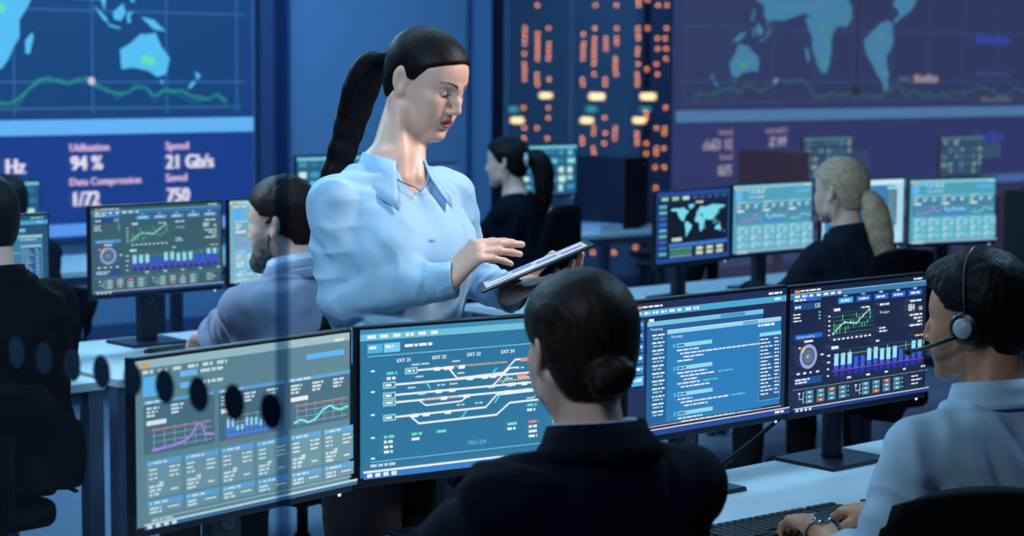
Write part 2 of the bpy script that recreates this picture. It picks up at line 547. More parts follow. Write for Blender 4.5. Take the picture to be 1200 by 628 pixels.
# ------------------------------------------------------------------ what the displays show (flat coloured marks on the lit panel)
_GL = {}
def glyphs(txt):
    if txt in _GL: return _GL[txt]
    cu = bpy.data.curves.new('lettering', 'FONT'); cu.body = txt; cu.size = 1.0; cu.resolution_u = 2; cu.fill_mode = 'FRONT'
    ob = bpy.data.objects.new('lettering', cu)
    me = bpy.data.meshes.new_from_object(ob)
    v = [(p.co.x, p.co.y) for p in me.vertices]; f = [tuple(p.vertices) for p in me.polygons]
    bpy.data.objects.remove(ob); bpy.data.curves.remove(cu); bpy.data.meshes.remove(me)
    w = max((p[0] for p in v), default=0.5)
    _GL[txt] = (v, f, w); return _GL[txt]

def tri_poly(pts):
    b = bmesh.new()
    f = b.faces.new([b.verts.new((x, y, 0)) for x, y in pts])
    bmesh.ops.triangulate(b, faces=[f])
    b.verts.index_update()
    v = [(p.co.x, p.co.y) for p in b.verts]; F = [tuple(q.index for q in g.verts) for g in b.faces]
    b.free(); return v, F

class UI:
    def __init__(self, W, H, flat=False, eps=0.00006, gain=1.0):
        self.W, self.H, self.V, self.F, self.C, self.L, self.eps, self.gain = W, H, [], [], [], 0, eps, gain
        self.flat = flat; self.ymap = None
    def _pt(self, x, y): return ((x - 0.5) * self.W, (0.5 - y) * self.H, self.L * self.eps)
    def poly(self, pts, faces, col):
        n = len(self.V); self.L += 1
        if self.ymap: pts = [(x, self.ymap(y)) for x, y in pts]
        c = tuple(v * self.gain for v in lin(*col)[:3]) + (1.0,)
        self.V += [self._pt(x, y) for x, y in pts]; self.C += [c] * len(pts)
        for f in faces:
            a, b_, d = self.V[n + f[0]], self.V[n + f[1]], self.V[n + f[2]]
            s = (b_[0] - a[0]) * (d[1] - a[1]) - (b_[1] - a[1]) * (d[0] - a[0])
            f = [n + q for q in f]
            self.F.append(f if s > 0 else f[::-1])
    def rect(self, x, y, w, h, col): self.poly([(x, y), (x + w, y), (x + w, y + h), (x, y + h)], [(0, 1, 2, 3)], col); return self
    def frame(self, x, y, w, h, t, col):
        tx, ty = t * self.H / self.W, t
        self.rect(x, y, w, ty, col); self.rect(x, y + h - ty, w, ty, col); self.rect(x, y, tx, h, col); self.rect(x + w - tx, y, tx, h, col)
    def line(self, pts, t, col):
        """t = thickness as a share of the height"""
        a = self.W / self.H; v = []; f = []
        P = [Vector((x * a, y)) for x, y in pts]
        for i, p in enumerate(P):
            d = (P[min(i + 1, len(P) - 1)] - P[max(i - 1, 0)])
            d = d.normalized() if d.length > 0 else Vector((1, 0)); q = Vector((-d.y, d.x)) * t / 2
            v += [((p + q).x / a, (p + q).y), ((p - q).x / a, (p - q).y)]
            if i: f.append((2 * i - 2, 2 * i - 1, 2 * i + 1, 2 * i))
        self.poly(v, f, col)
    def text(self, s, x, y, h, col, sx=1.0, right=False, bold=0.0):
        """x, y = left end of the baseline; h = letter size as a share of the height"""
        v, f, w = glyphs(s); a = self.H / self.W * sx
        x0 = x - w * h * a if right else x
        self.poly([(x0 + p * h * a, y - q * h) for p, q in v], f, col)
        if bold: self.poly([(x0 + bold * h * a + p * h * a, y - q * h) for p, q in v], f, col)
    def words(self, x, y, w, h, col, seed=0, n=None):
        """small illegible print"""
        r = random.Random(seed * 131 + int(x * 977) + int(y * 3571)); c = x
        while c < x + w - 0.004:
            q = min(r.uniform(0.012, 0.045), x + w - c)
            self.rect(c, y, q, h, col); c += q + 0.006
    def disc(self, x, y, r, col, r2=0.0, a0=0, a1=2 * PI, n=28):
        k = self.H / self.W
        if r2: 
            v = []; f = []
            for i in range(n + 1):
                a = a0 + (a1 - a0) * i / n
                v += [(x + r * k * math.cos(a), y - r * math.sin(a)), (x + r2 * k * math.cos(a), y - r2 * math.sin(a))]
                if i: f.append((2 * i - 2, 2 * i - 1, 2 * i + 1, 2 * i))
            self.poly(v, f, col)
        else: self.poly([(x + r * k * math.cos(2 * PI * i / n), y - r * math.sin(2 * PI * i / n)) for i in range(n)], [tuple(range(n))], col)
    def shape(self, pts, col):
        v, f = tri_poly(pts); self.poly(v, f, col)
    def build(self, name, parent, M=None, m=None):
        me = bpy.data.meshes.new(name)
        V = self.V
        if M is None: M = Matrix.Rotation(PI / 2, 4, 'X')
        me.from_pydata([M @ Vector(p) for p in V], [], self.F)
        a = me.color_attributes.new('Col', 'FLOAT_COLOR', 'POINT')
        a.data.foreach_set('color', np.array(self.C, dtype=np.float32).ravel())
        me.materials.append(m or DISPLAY)
        return link(name, me, parent)

DISPLAY = display_mat('display', 1.0)

LAND = [
 [(-168,66),(-156,71),(-130,70),(-110,68),(-95,72),(-82,68),(-78,62),(-92,60),(-82,53),(-78,58),(-65,60),(-56,52),(-65,46),(-70,43),(-75,38),(-81,31),(-80,25),(-83,29),(-90,30),(-97,27),(-97,21),(-90,19),(-87,21),(-88,16),(-83,14),(-82,9),(-78,8),(-85,11),(-95,16),(-105,20),(-110,24),(-114,30),(-118,34),(-124,40),(-124,48),(-132,55),(-145,60),(-155,58),(-165,60)],
 [(-55,82),(-25,83),(-20,75),(-40,65),(-45,60),(-53,68),(-60,76)],
 [(-78,8),(-72,12),(-62,10),(-51,4),(-35,-6),(-39,-17),(-48,-26),(-57,-36),(-65,-42),(-69,-53),(-74,-50),(-73,-38),(-70,-20),(-76,-14),(-81,-5),(-78,2)],
 [(-17,15),(-16,22),(-10,30),(-5,36),(10,37),(20,32),(32,31),(36,22),(43,12),(51,12),(46,3),(40,-5),(40,-15),(35,-22),(32,-28),(27,-34),(19,-35),(15,-27),(12,-15),(13,-6),(9,2),(4,6),(-8,5),(-14,9)],
 [(44,-25),(47,-25),(50,-15),(49,-12),(44,-17)],
 [(-9,37),(-9,43),(-2,44),(-4,48),(3,51),(8,54),(10,58),(5,60),(6,62),(15,69),(28,71),(45,67),(60,69),(75,72),(100,77),(115,74),(140,73),(160,70),(179,68),(178,63),(163,60),(158,52),(155,59),(142,59),(138,54),(140,48),(130,42),(128,36),(125,39),(121,38),(122,31),(117,24),(108,21),(108,12),(104,10),(103,2),(100,9),(98,14),(94,17),(90,22),(83,17),(79,9),(76,10),(72,20),(66,25),(57,26),(50,29),(56,25),(59,22),(52,16),(44,13),(39,21),(35,28),(35,36),(27,37),(23,38),(20,40),(14,45),(18,40),(16,38),(10,44),(3,43),(0,39),(-5,36)],
 [(-5,50),(1,51),(-2,55),(-5,58),(-6,55),(-4,53)], [(131,32),(136,34),(141,36),(142,42),(139,38),(133,35)],
 [(109,1),(113,4),(117,7),(119,1),(115,-4),(110,-3)], [(95,5),(104,-2),(106,-6),(101,-3)], [(105,-6),(115,-8),(114,-9),(106,-7.5)],
 [(120,1),(125,2),(122,-1),(123,-5),(120,-5)], [(131,-1),(141,-3),(150,-10),(141,-9),(134,-4)], [(120,18),(122,18),(126,8),(123,8),(121,13)],
 [(114,-22),(122,-18),(130,-12),(136,-12),(136,-15),(141,-17),(142,-11),(146,-19),(153,-27),(150,-37),(143,-39),(136,-35),(131,-31),(124,-33),(115,-34)],
 [(145,-41),(148,-41),(147,-44)], [(173,-35),(178,-38),(175,-41)], [(172,-41),(174,-42),(170,-46),(167,-46)],
]
def world_map(u, x0, y0, sx, sy, col):
    """x = x0 + lon*sx, y = y0 - lat*sy"""
    for L in LAND: u.shape([(x0 + a * sx, y0 - b * sy) for a, b in L], col)

W24, H24 = 0.531, 0.299
INK = (214, 230, 234)

def ui_dashboard(bg=(98, 136, 150), panel=(112, 152, 166), head=(98, 166, 216), ink=(206, 224, 228), rim=(160, 192, 200), dark=(76, 112, 130), red=(176, 96, 92), gain=1.0):
    u = UI(W24, H24, gain=gain); u.rect(0, 0, 1, 1, bg)
    u.rect(0, 0.0, 1, 0.05, rim); u.rect(0.02, 0.018, 0.04, 0.03, (224, 170, 100))
    for i in range(6): u.words(0.03 + i * 0.065, 0.062, 0.045, 0.022, ink, i)
    u.rect(0.78, 0.105, 0.19, 0.035, (98, 180, 240)); u.rect(0.92, 0.028, 0.05, 0.022, ink)
    u.rect(0.03, 0.10, 0.075, 0.12, (98, 186, 244))
    for i in range(2): u.rect(0.19 , 0.095 + i * 0.07, 0.075, 0.035, (120, 190, 240)); u.words(0.28, 0.10 + i * 0.07, 0.10, 0.02, ink, i)
    for c in range(3):
        x = 0.03 + c * 0.325
        u.rect(x, 0.245, 0.31, 0.022, head); u.rect(x, 0.267, 0.31, 0.30, dark)
        u.words(x + 0.01, 0.248, 0.10, 0.014, ink, c)
        for j in range(3):
            for k in range(3): u.words(x + 0.012 + j * 0.105, 0.285 + k * 0.022, 0.055 - 0.008 * k, 0.014, ink, j * 3 + k)
        u.rect(x + 0.01, 0.365, 0.085, 0.028, (234, 236, 238))
        for k in range(4): u.rect(x + 0.035, 0.42 + k * 0.038, 0.26, 0.003, rim)
        for k in range(6): u.rect(x + 0.04 + k * 0.045, 0.41, 0.002, 0.14, rim)
        u.rect(x + 0.02, 0.425 if c != 1 else 0.56, 0.27, 0.008 if c != 1 else 0.004, red)
    r = random.Random(2)
    u.line([(0.055, .545), (0.10, .535), (0.15, .53), (0.20, .515), (0.225, .49), (0.25, .43), (0.275, .435), (0.285, .50), (0.33, .505)], 0.016, (176, 130, 226))
    for k in range(12): 
        hh = r.uniform(0.07, 0.12); u.rect(0.385 + k * 0.0215, 0.55 - hh, 0.013, hh, (70, 130, 236)); u.rect(0.385 + k * 0.0215, 0.55 - hh, 0.013, hh * 0.45, (150, 214, 248))
    y = 0.53; P = []
    for k in range(20):
        P.append((0.70 + k * 0.0145, y)); y += r.uniform(-0.022, 0.012) if k < 12 else r.uniform(-0.01, 0.022)
    u.line(P, 0.014, (128, 232, 238))
    for c in range(6):
        x = 0.03 + c * 0.1605
        for row, (y0, hh) in enumerate(((0.60, 0.225), (0.84, 0.085))):
            u.rect(x, y0, 0.15, hh, panel); u.rect(x, y0, 0.15, 0.035, head)
            u.disc(x + 0.012, y0 + 0.017, 0.010, (130, 226, 236)); u.words(x + 0.025, y0 + 0.010, 0.06, 0.014, ink, c)
            if row == 0:
                for k in range(3): u.words(x + 0.008, y0 + 0.05 + k * 0.026, 0.035, 0.012, ink, c + k); u.words(x + 0.095, y0 + 0.05 + k * 0.026, 0.045, 0.012, ink, c * 3 + k)
                u.words(x + 0.05, y0 + 0.135, 0.02, 0.014, ink)
                for k in range(3): u.words(x + 0.008, y0 + 0.15 + k * 0.024, 0.06 - k * 0.01, 0.015, ink, c + k + 9)
                u.rect(x + 0.10, y0 + 0.185, 0.03, 0.012, ink)
            else:
                for k in range(2): u.words(x + 0.008, y0 + 0.042 + k * 0.022, 0.05, 0.014, ink, c + k)
                u.rect(x + 0.085, y0 + 0.05, 0.05, 0.010, ink)
    u.rect(0.03, 0.937, 0.94, 0.006, rim); u.words(0.03, 0.948, 0.09, 0.010, ink); u.rect(0, 0.963, 1, 0.014, (196, 214, 220)); u.rect(0, 0.977, 1, 0.023, (60, 110, 150))
    for k in range(4): u.rect(0.012 + k * 0.035, 0.978, 0.02, 0.018, (228, 234, 238))
    return u

def ui_railway():
    bg = (44, 116, 156); u = UI(W24, H24); u.rect(0, 0, 1, 1, bg)
    u.rect(0, 0, 1, 0.03, (58, 140, 182)); u.rect(0, 0.03, 1, 0.045, (112, 190, 216))
    for i in range(6): u.words(0.03 + i * 0.055, 0.040, 0.036, 0.022, (234, 244, 248), i)
    u.rect(0.03, 0.10, 0.065, 0.062, (80, 178, 236)); u.rect(0.10, 0.10, 0.07, 0.062, (118, 206, 240))
    u.words(0.037, 0.115, 0.03, 0.018, (236, 246, 250)); u.words(0.107, 0.115, 0.035, 0.018, (236, 246, 250))
    u.words(0.19, 0.118, 0.12, 0.018, (240, 246, 250)); u.rect(0.03, 0.178, 0.94, 0.007, (120, 190, 214))
    for i, t in enumerate(('EXT 21', 'EXT 22', 'EXT 23', 'EXT 24', 'EXT 25')): u.text(t, 0.155 + i * 0.155, 0.235, 0.034, (240, 246, 250), 1.05, bold=0.06)
    wl = (232, 240, 246); t = 0.0135
    ys = [0.30, 0.385, 0.455, 0.505, 0.605]
    for i, y in enumerate(ys):
        x = 0.19 if i == 0 else 0.095
        u.rect(x, y - 0.022, 0.055, 0.044, (150, 216, 224)); u.rect(x + 0.006, y - 0.014, 0.043, 0.028, (60, 120, 150)); u.words(x + 0.010, y - 0.008, 0.032, 0.016, wl)
        if i != 4: u.line([(x + 0.055, y), (0.40 if i == 0 else 0.97, y)], t, wl)
    u.line([(0.38, 0.30), (0.42, 0.38), (0.63, 0.37), (0.685, 0.285), (0.97, 0.28)], t, wl)
    u.line([(0.15, 0.605), (0.55, 0.60), (0.60, 0.52), (0.97, 0.51)], t, wl); u.line([(0.21, 0.605), (0.25, 0.665), (0.60, 0.660), (0.66, 0.585), (0.97, 0.58)], t, wl)
    u.line([(0.25, 0.505), (0.28, 0.545), (0.44, 0.54), (0.47, 0.505)], t * 0.8, wl); u.line([(0.58, 0.455), (0.66, 0.34), (0.70, 0.34)], t * 0.8, wl)
    for a, b in (((0.57, 0.385), (0.60, 0.33)), ((0.28, 0.385), (0.30, 0.43)), ((0.62, 0.455), (0.655, 0.385)), ((0.44, 0.655), (0.465, 0.605)), ((0.59, 0.575), (0.615, 0.52)), ((0.77, 0.57), (0.80, 0.51))): u.line([a, b], 0.011, (84, 216, 214))
    am = (206, 178, 120)
    for x0, x1, y in ((0.40, 0.64, 0.295), (0.60, 0.84, 0.425), (0.27, 0.42, 0.505), (0.88, 0.97, 0.385)):
        k = x0
        while k < x1: u.rect(k, y - 0.006, 0.009, 0.012, am); k += 0.013
    r = random.Random(4)
    for k in range(26): x, y = r.uniform(0.2, 0.92), r.choice(ys); u.rect(x, y - 0.012, 0.028, 0.024, (240, 246, 248))
    for k in range(22): u.words(r.uniform(0.18, 0.90), r.choice(ys) - 0.05, 0.035, 0.011, (190, 216, 226), k)
    for (x, y) in ((0.70, 0.285), (0.685, 0.395)): u.rect(x, y - 0.012, 0.045, 0.024, (226, 150, 140))
    for y in (0.27, 0.41, 0.565, 0.72, 0.86): u.rect(0.035, y, 0.016, 0.012, wl)
    for (x, y, n, c) in ((0.09, 0.72, 4, (110, 226, 190)), (0.21, 0.72, 2, (110, 226, 190)), (0.32, 0.72, 1, (110, 226, 190)), (0.64, 0.72, 2, (130, 220, 220)), (0.74, 0.72, 4, (226, 130, 124)), (0.85, 0.70, 4, (120, 226, 200)), (0.10, 0.29, 2, (110, 210, 220)), (0.73, 0.60, 2, (110, 210, 220))):
        for k in range(n): u.words(x, y + k * 0.034, 0.045 if k == 0 else 0.038, 0.018, c if k == 0 else wl, k)
    u.text('TRG-324', 0.455, 0.845, 0.040, (86, 190, 238), 1.0, bold=0.05)
    u.rect(0.03, 0.885, 0.94, 0.006, (120, 190, 214)); u.words(0.03, 0.905, 0.11, 0.018, (190, 214, 224))
    u.rect(0, 0.945, 1, 0.014, (232, 240, 246)); u.rect(0, 0.959, 1, 0.041, (52, 126, 196))
    for k in range(4): u.rect(0.015 + k * 0.035, 0.965, 0.022, 0.026, (228, 236, 242))
    return u

def ui_code(bg=(30, 44, 84), win=(44, 124, 186), back=(36, 96, 150), hi=(150, 214, 240), ink=(232, 242, 248), gain=1.0):
    u = UI(W24, H24, gain=gain); u.rect(0, 0, 1, 1, bg)
    u.rect(0.04, 0.022, 0.035, 0.022, (226, 150, 70)); u.words(0.08, 0.024, 0.12, 0.014, ink)
    u.rect(0, 0.055, 1, 0.048, (78, 166, 212)); u.words(0.92, 0.068, 0.05, 0.018, ink); u.words(0.88, 0.022, 0.09, 0.016, ink)
    for i in range(8): u.words(0.04 + i * 0.05, 0.068, 0.034, 0.020, ink, i)
    for i in range(6): u.rect(0.015, 0.13 + i * 0.083, 0.072, 0.072, (40, 126, 206) if i < 5 else (84, 184, 244)); u.words(0.022, 0.148 + i * 0.083, 0.055, 0.022, ink, i)
    u.words(0.115, 0.125, 0.03, 0.020, ink)
    u.rect(0.105, 0.145, 0.735, 0.79, back); u.rect(0.105, 0.145, 0.735, 0.035, (120, 196, 232)); u.rect(0.56, 0.148, 0.16, 0.028, (70, 150, 210))
    u.text('Processing', 0.125, 0.215, 0.030, ink)
    for i in range(11): u.words(0.135, 0.245 + i * 0.058, 0.075, 0.012, ink, i); u.words(0.14, 0.270 + i * 0.058, 0.06, 0.013, (150, 206, 226), i + 5)
    u.rect(0.22, 0.22, 0.735, 0.70, win); u.rect(0.22, 0.22, 0.735, 0.032, hi); u.rect(0.70, 0.224, 0.10, 0.024, (96, 170, 220)); u.rect(0.22, 0.22, 0.735, 0.004, (236, 246, 250))
    u.text('Processing', 0.245, 0.285, 0.028, ink); u.words(0.80, 0.262, 0.11, 0.018, ink)
    r = random.Random(9); y = 0.345
    for blk, (n, wmax) in enumerate(((4, 0.55), (5, 0.22), (3, 0.30), (2, 0.34))):
        u.rect(0.255, y - 0.012, 0.015, 0.030, (100, 170, 216)); u.rect(0.28, y - 0.012, 0.22, 0.030, hi); u.words(0.285, y - 0.005, 0.05, 0.016, (60, 110, 150)); y += 0.035
        for k in range(n):
            w = wmax if k == 1 else r.uniform(0.08, 0.2); ind = 0.02 * (k % 3)
            u.words(0.28 + ind, y, w, 0.0105, ink, blk * 7 + k)
            if k % 2 and blk: u.words(0.30 + ind + w, y, 0.09, 0.0105, (90, 214, 210), k)
            y += 0.027
        y += 0.030
    u.rect(0.795, 0.325, 0.145, 0.545, (36, 92, 150)); u.frame(0.795, 0.325, 0.145, 0.545, 0.004, (110, 186, 222)); u.rect(0.797, 0.33, 0.141, 0.025, hi)
    for i in range(16): u.words(0.802, 0.375 + i * 0.029, 0.05 + 0.03 * ((i * 7) % 3) / 2, 0.010, ink, i); u.words(0.895, 0.375 + i * 0.029, 0.03, 0.010, ink, i)
    u.rect(0.08, 0.928, 0.86, 0.005, (220, 216, 190)); u.rect(0, 0.951, 1, 0.008, (236, 222, 226)); u.rect(0, 0.959, 1, 0.041, (34, 72, 150)); u.words(0.90, 0.968, 0.06, 0.018, ink)
    return u

def ui_monitoring(bg=(26, 38, 70), ink=(228, 238, 246), gain=1.0, blue=(36, 104, 206), tile=(84, 146, 170), grid=(66, 90, 110)):
    u = UI(W24, H24, gain=gain); u.rect(0, 0, 1, 1, bg); u.rect(0, 0, 1, 0.035, tuple(int(c * 0.9) for c in bg))
    u.rect(0.03, 0.017, 0.035, 0.02, (226, 150, 70)); u.words(0.07, 0.018, 0.14, 0.013, ink); u.words(0.90, 0.016, 0.07, 0.014, ink)
    u.rect(0, 0.045, 1, 0.045, (58, 122, 176)); u.rect(0, 0.043, 1, 0.006, (150, 196, 220))
    for i in range(7): u.words(0.03 + i * 0.05, 0.058, 0.034, 0.020, ink, i)
    u.ymap = lambda y: 0.8 * y - 0.005
    u.rect(0.02, 0.11, 0.19, 0.035, blue); u.words(0.025, 0.118, 0.08, 0.018, ink); u.rect(0.02, 0.165, 0.19, 0.065, (34, 78, 128)); u.words(0.03, 0.188, 0.04, 0.024, ink)
    u.text('125', 0.205, 0.220, 0.062, ink, 0.80, right=True, bold=0.02)
    for k in range(3): u.words(0.02, 0.265 + k * 0.033, 0.055 - 0.01 * (k == 1), 0.013, ink, k); u.rect(0.198, 0.262 + k * 0.033, 0.010, 0.016, (110, 226, 190))
    for i in range(5): u.rect(0.335 + i * 0.13, 0.150, 0.105, 0.058, blue if i else (66, 160, 240)); u.words(0.352 + i * 0.13, 0.170, 0.07, 0.020, ink, i); u.words(0.372 + i * 0.13, 0.125, 0.025, 0.012, ink, i)
    # scatter chart
    u.ymap = lambda y: 0.93 * y - 0.03
    u.frame(0.275, 0.285, 0.32, 0.215, 0.003, grid); u.rect(0.30, 0.245, 0.045, 0.024, ink); u.words(0.50, 0.255, 0.06, 0.013, ink)
    for k in range(5): u.rect(0.285, 0.315 + k * 0.038, 0.30, 0.003, (90, 130, 130))
    r = random.Random(5)
    for k in range(14): x = 0.30 + k * 0.02; y = 0.30 + r.random() * 0.12; u.rect(x, y, 0.0045, r.uniform(0.03, 0.08), (86, 226, 110))
    P = [(0.295, 0.465), (0.345, 0.40), (0.375, 0.375), (0.42, 0.385), (0.46, 0.395), (0.51, 0.335), (0.555, 0.285)]
    u.line(P, 0.008, (216, 240, 244))
    for p in P: u.disc(p[0], p[1], 0.013, (140, 230, 226), n=10)
    for k in range(9): u.words(0.295 + k * 0.032, 0.512, 0.018, 0.015, ink, k)
    for k in range(5): u.words(0.255, 0.30 + k * 0.042, 0.014, 0.012, ink, k)
    u.words(0.63, 0.245, 0.07, 0.018, ink); u.text('Throughput', 0.63, 0.335, 0.032, ink, 0.85); u.words(0.63, 0.46, 0.045, 0.014, ink); u.words(0.63, 0.49, 0.06, 0.014, ink)
    u.words(0.86, 0.245, 0.09, 0.016, ink); u.text('884', 0.895, 0.345, 0.095, ink, 0.62, right=True, bold=0.03); u.text('Gb', 0.955, 0.345, 0.055, ink, 0.75, right=True, bold=0.03)
    for k in range(4): u.words(0.86 + 0.03 * (k % 3), 0.375 + k * 0.032, 0.095 - 0.03 * (k % 3), 0.016, ink, k)
    # ring gauge
    u.rect(0.02, 0.435, 0.19, 0.042, blue); u.text('Real-time monitoring', 0.035, 0.466, 0.026, ink, 0.95); u.rect(0.085, 0.492, 0.06, 0.018, ink)
    u.disc(0.115, 0.635, 0.108, (158, 160, 222), 0.076); u.disc(0.115, 0.635, 0.108, (232, 190, 130), 0.076, 2.1, 2.7, 8); u.disc(0.115, 0.635, 0.066, (92, 118, 140)); u.text('80', 0.100, 0.648, 0.034, ink)
    for k in range(4): u.words(0.035 + k * 0.045, 0.770, 0.022, 0.016, ink, k)
    u.words(0.20, 0.625, 0.02, 0.014, ink); u.words(0.045, 0.545, 0.015, 0.014, ink)
    u.rect(0.02, 0.815, 0.19, 0.06, (34, 78, 150)); u.words(0.025, 0.825, 0.10, 0.014, ink); u.words(0.025, 0.85, 0.08, 0.014, ink)
    # bars
    u.rect(0.275, 0.575, 0.05, 0.026, ink); u.words(0.60, 0.57, 0.03, 0.016, ink); u.words(0.90, 0.57, 0.06, 0.014, (230, 200, 140))
    for k in range(4): u.rect(0.275, 0.615 + k * 0.062, 0.695, 0.0028, grid); u.words(0.245, 0.645 + k * 0.06, 0.022, 0.014, ink, k)
    hs = [.20, .20, .20, .155, .155, .21, .215, .195, .195, .20, .165, .16, .225, .225]
    for k, hh in enumerate(hs):
        x = 0.295 + k * 0.0478; y0 = 0.845
        u.rect(x, y0 - hh, 0.030, hh, (52, 92, 226)); u.rect(x, y0 - hh * 0.30, 0.030, hh * 0.30, (34, 50, 176))
        if k not in (3, 4, 10, 11): u.rect(x, y0 - hh, 0.030, 0.105 if k < 12 else 0.07, (160, 224, 250))
    u.rect(0.275, 0.79, 0.69, 0.006, (172, 70, 110)); u.line([(0.29, 0.66), (0.5, 0.655), (0.7, 0.66), (0.95, 0.64)], 0.005, (110, 190, 110))
    for k in range(5): u.rect(0.40 + k * 0.14, 0.62, 0.002, 0.05, ink); u.words(0.385 + k * 0.14, 0.862, 0.03, 0.016, ink, k)
    # tiles
    u.ymap = None
    u.rect(0.0, 0.815, 1, 0.0035, (150, 170, 180))
    for g in (0, 1):
        gx = 0.09 + g * 0.40
        u.line([(gx - 0.045, 0.86), (gx - 0.045, 0.90), (gx - 0.018, 0.90)], 0.005, ink); u.rect(gx - 0.018, 0.845, 0.0025, 0.09, ink); u.rect(gx - 0.052, 0.845, 0.014, 0.014, ink)
        for k in range(3): u.rect(gx - 0.018, 0.848 + k * 0.037, 0.010, 0.004, ink)
        for c in range(4):
            for k in range(3):
                col = (158, 108, 70) if (c, k) in ((2, 0), (1, 2)) else tile
                u.rect(gx + c * 0.078, 0.836 + k * 0.037, 0.052, 0.031, col); u.rect(gx + 0.02 + c * 0.078, 0.846 + k * 0.037, 0.015, 0.011, ink)
                if c == 3: u.rect(gx + 0.06 + c * 0.078, 0.846 + k * 0.037, 0.012, 0.009, (96, 226, 190))
    u.rect(0.835, 0.838, 0.002, 0.10, grid)
    for k in range(3): u.words(0.86, 0.845 + k * 0.032, 0.05 + 0.03 * (k == 1), 0.011, ink, k)
    u.rect(0, 0.965, 1, 0.007, (220, 224, 222)); u.rect(0, 0.972, 1, 0.028, (34, 62, 140))
    for k in range(4): u.rect(0.015 + k * 0.03, 0.975, 0.016, 0.02, (216, 226, 236))
    return u

def ui_map():
    u = UI(W24, H24); u.rect(0, 0, 1, 1, (38, 74, 150)); u.rect(0.02, 0.07, 0.96, 0.87, (22, 36, 66))
    g = (130, 206, 190)
    for i in range(3): u.rect(0.06 + i * 0.14, 0.075, 0.09, 0.05, [(140, 206, 170), (140, 206, 150), (190, 220, 214)][i])
    for i in range(5): u.rect(0.48 + i * 0.10, 0.085, 0.06, 0.03, (58, 104, 140))
    for i in range(9): u.rect(0.03, 0.18 + i * 0.083, 0.10, 0.05, [(92, 170, 200), (90, 180, 176), (70, 96, 170), (54, 110, 190)][i % 4])
    u.words(0.52, 0.155, 0.10, 0.03, (210, 216, 180)); u.rect(0.155, 0.20, 0.80, 0.53, (16, 24, 44))
    world_map(u, 0.545, 0.475, 0.00215, 0.0034, (120, 216, 236))
    u.rect(0.20, 0.655, 0.13, 0.05, (190, 214, 196)); u.rect(0.16, 0.735, 0.80, 0.05, (62, 120, 206))
    for k in range(3): u.rect(0.17, 0.80 + k * 0.05, 0.30, 0.03, [(96, 150, 150), (70, 150, 110), (120, 150, 170)][k])
    for j in range(3):
        for k in range(2): u.rect(0.53 + j * 0.14, 0.81 + k * 0.065, 0.09, 0.045, (196, 220, 190))
    return u

def ui_pale():
    u = UI(W24, H24); u.rect(0, 0, 1, 1, (170, 216, 236)); u.rect(0.0, 0.02, 1, 0.05, (206, 232, 244)); u.rect(0.03, 0.09, 0.86, 0.72, (56, 130, 180)); u.rect(0.05, 0.22, 0.6, 0.05, (130, 190, 214))
    u.rect(0.30, 0.30, 0.46, 0.50, (26, 58, 130)); u.rect(0.30, 0.30, 0.22, 0.05, (180, 206, 214))
    for k in range(4): u.words(0.42, 0.42 + k * 0.06, 0.26, 0.03, (90, 160, 200), k)
    u.rect(0.79, 0.11, 0.12, 0.60, (58, 100, 130)); u.rect(0.79, 0.11, 0.12, 0.05, (150, 214, 236))
    for k in range(12): u.words(0.80, 0.19 + k * 0.042, 0.09, 0.02, (130, 176, 190), k)
    u.rect(0.6, 0.80, 0.36, 0.14, (186, 222, 234))
    return u

def ui_blocks(seed=1):
    u = UI(W24, H24); u.rect(0, 0, 1, 1, (36, 92, 130)); r = random.Random(seed)
    for i in range(7):
        for j in range(5):
            c = r.choice([(96, 196, 210), (70, 150, 180), (150, 224, 220), (50, 120, 160), (196, 236, 226)])
            u.rect(0.03 + i * 0.138, 0.10 + j * 0.175, r.uniform(0.07, 0.12), r.uniform(0.08, 0.14), c)
    u.rect(0, 0.02, 1, 0.05, (120, 206, 220))
    return u
# ------------------------------------------------------------------ camera: 70 mm lens, eye height 1.72 m, room turned 42 degrees to the view
CAM_H = 1.72
FPX, PITCH, ROLL, THETA = 2329.0, math.radians(5.797), math.radians(0.387), math.radians(42.0)
_c, _s = math.cos(THETA), math.sin(THETA)

def view_to_room(x, y, z): return np.array([x * _c + y * _s, -x * _s + y * _c, z])

def at(px, py, dist):
    """room point seen at a pixel of the 1200x628 photograph, dist metres ahead of the camera"""
    du, dv = px - 600.0, py - 314.0
    cr, sr = math.cos(ROLL), math.sin(ROLL)
    a, b = du * cr + dv * sr, -du * sr + dv * cr
    up = -b / FPX
    y = math.cos(PITCH) + up * math.sin(PITCH); z = -math.sin(PITCH) + up * math.cos(PITCH); x = a / FPX
    k = dist / y
    return view_to_room(x * k, dist, z * k) + np.array([0, 0, CAM_H])

def ground_at(px, py, h):
    p = at(px, py, 1.0); d = p - np.array([0, 0, CAM_H])
    return np.array([0, 0, CAM_H]) + d * ((h - CAM_H) / d[2])

def plane_y(px, py, Y):
    d = at(px, py, 1.0) - np.array([0, 0, CAM_H]); return np.array([0, 0, CAM_H]) + d * (Y / d[1])

def plane_x(px, py, X):
    d = at(px, py, 1.0) - np.array([0, 0, CAM_H]); return np.array([0, 0, CAM_H]) + d * (X / d[0])

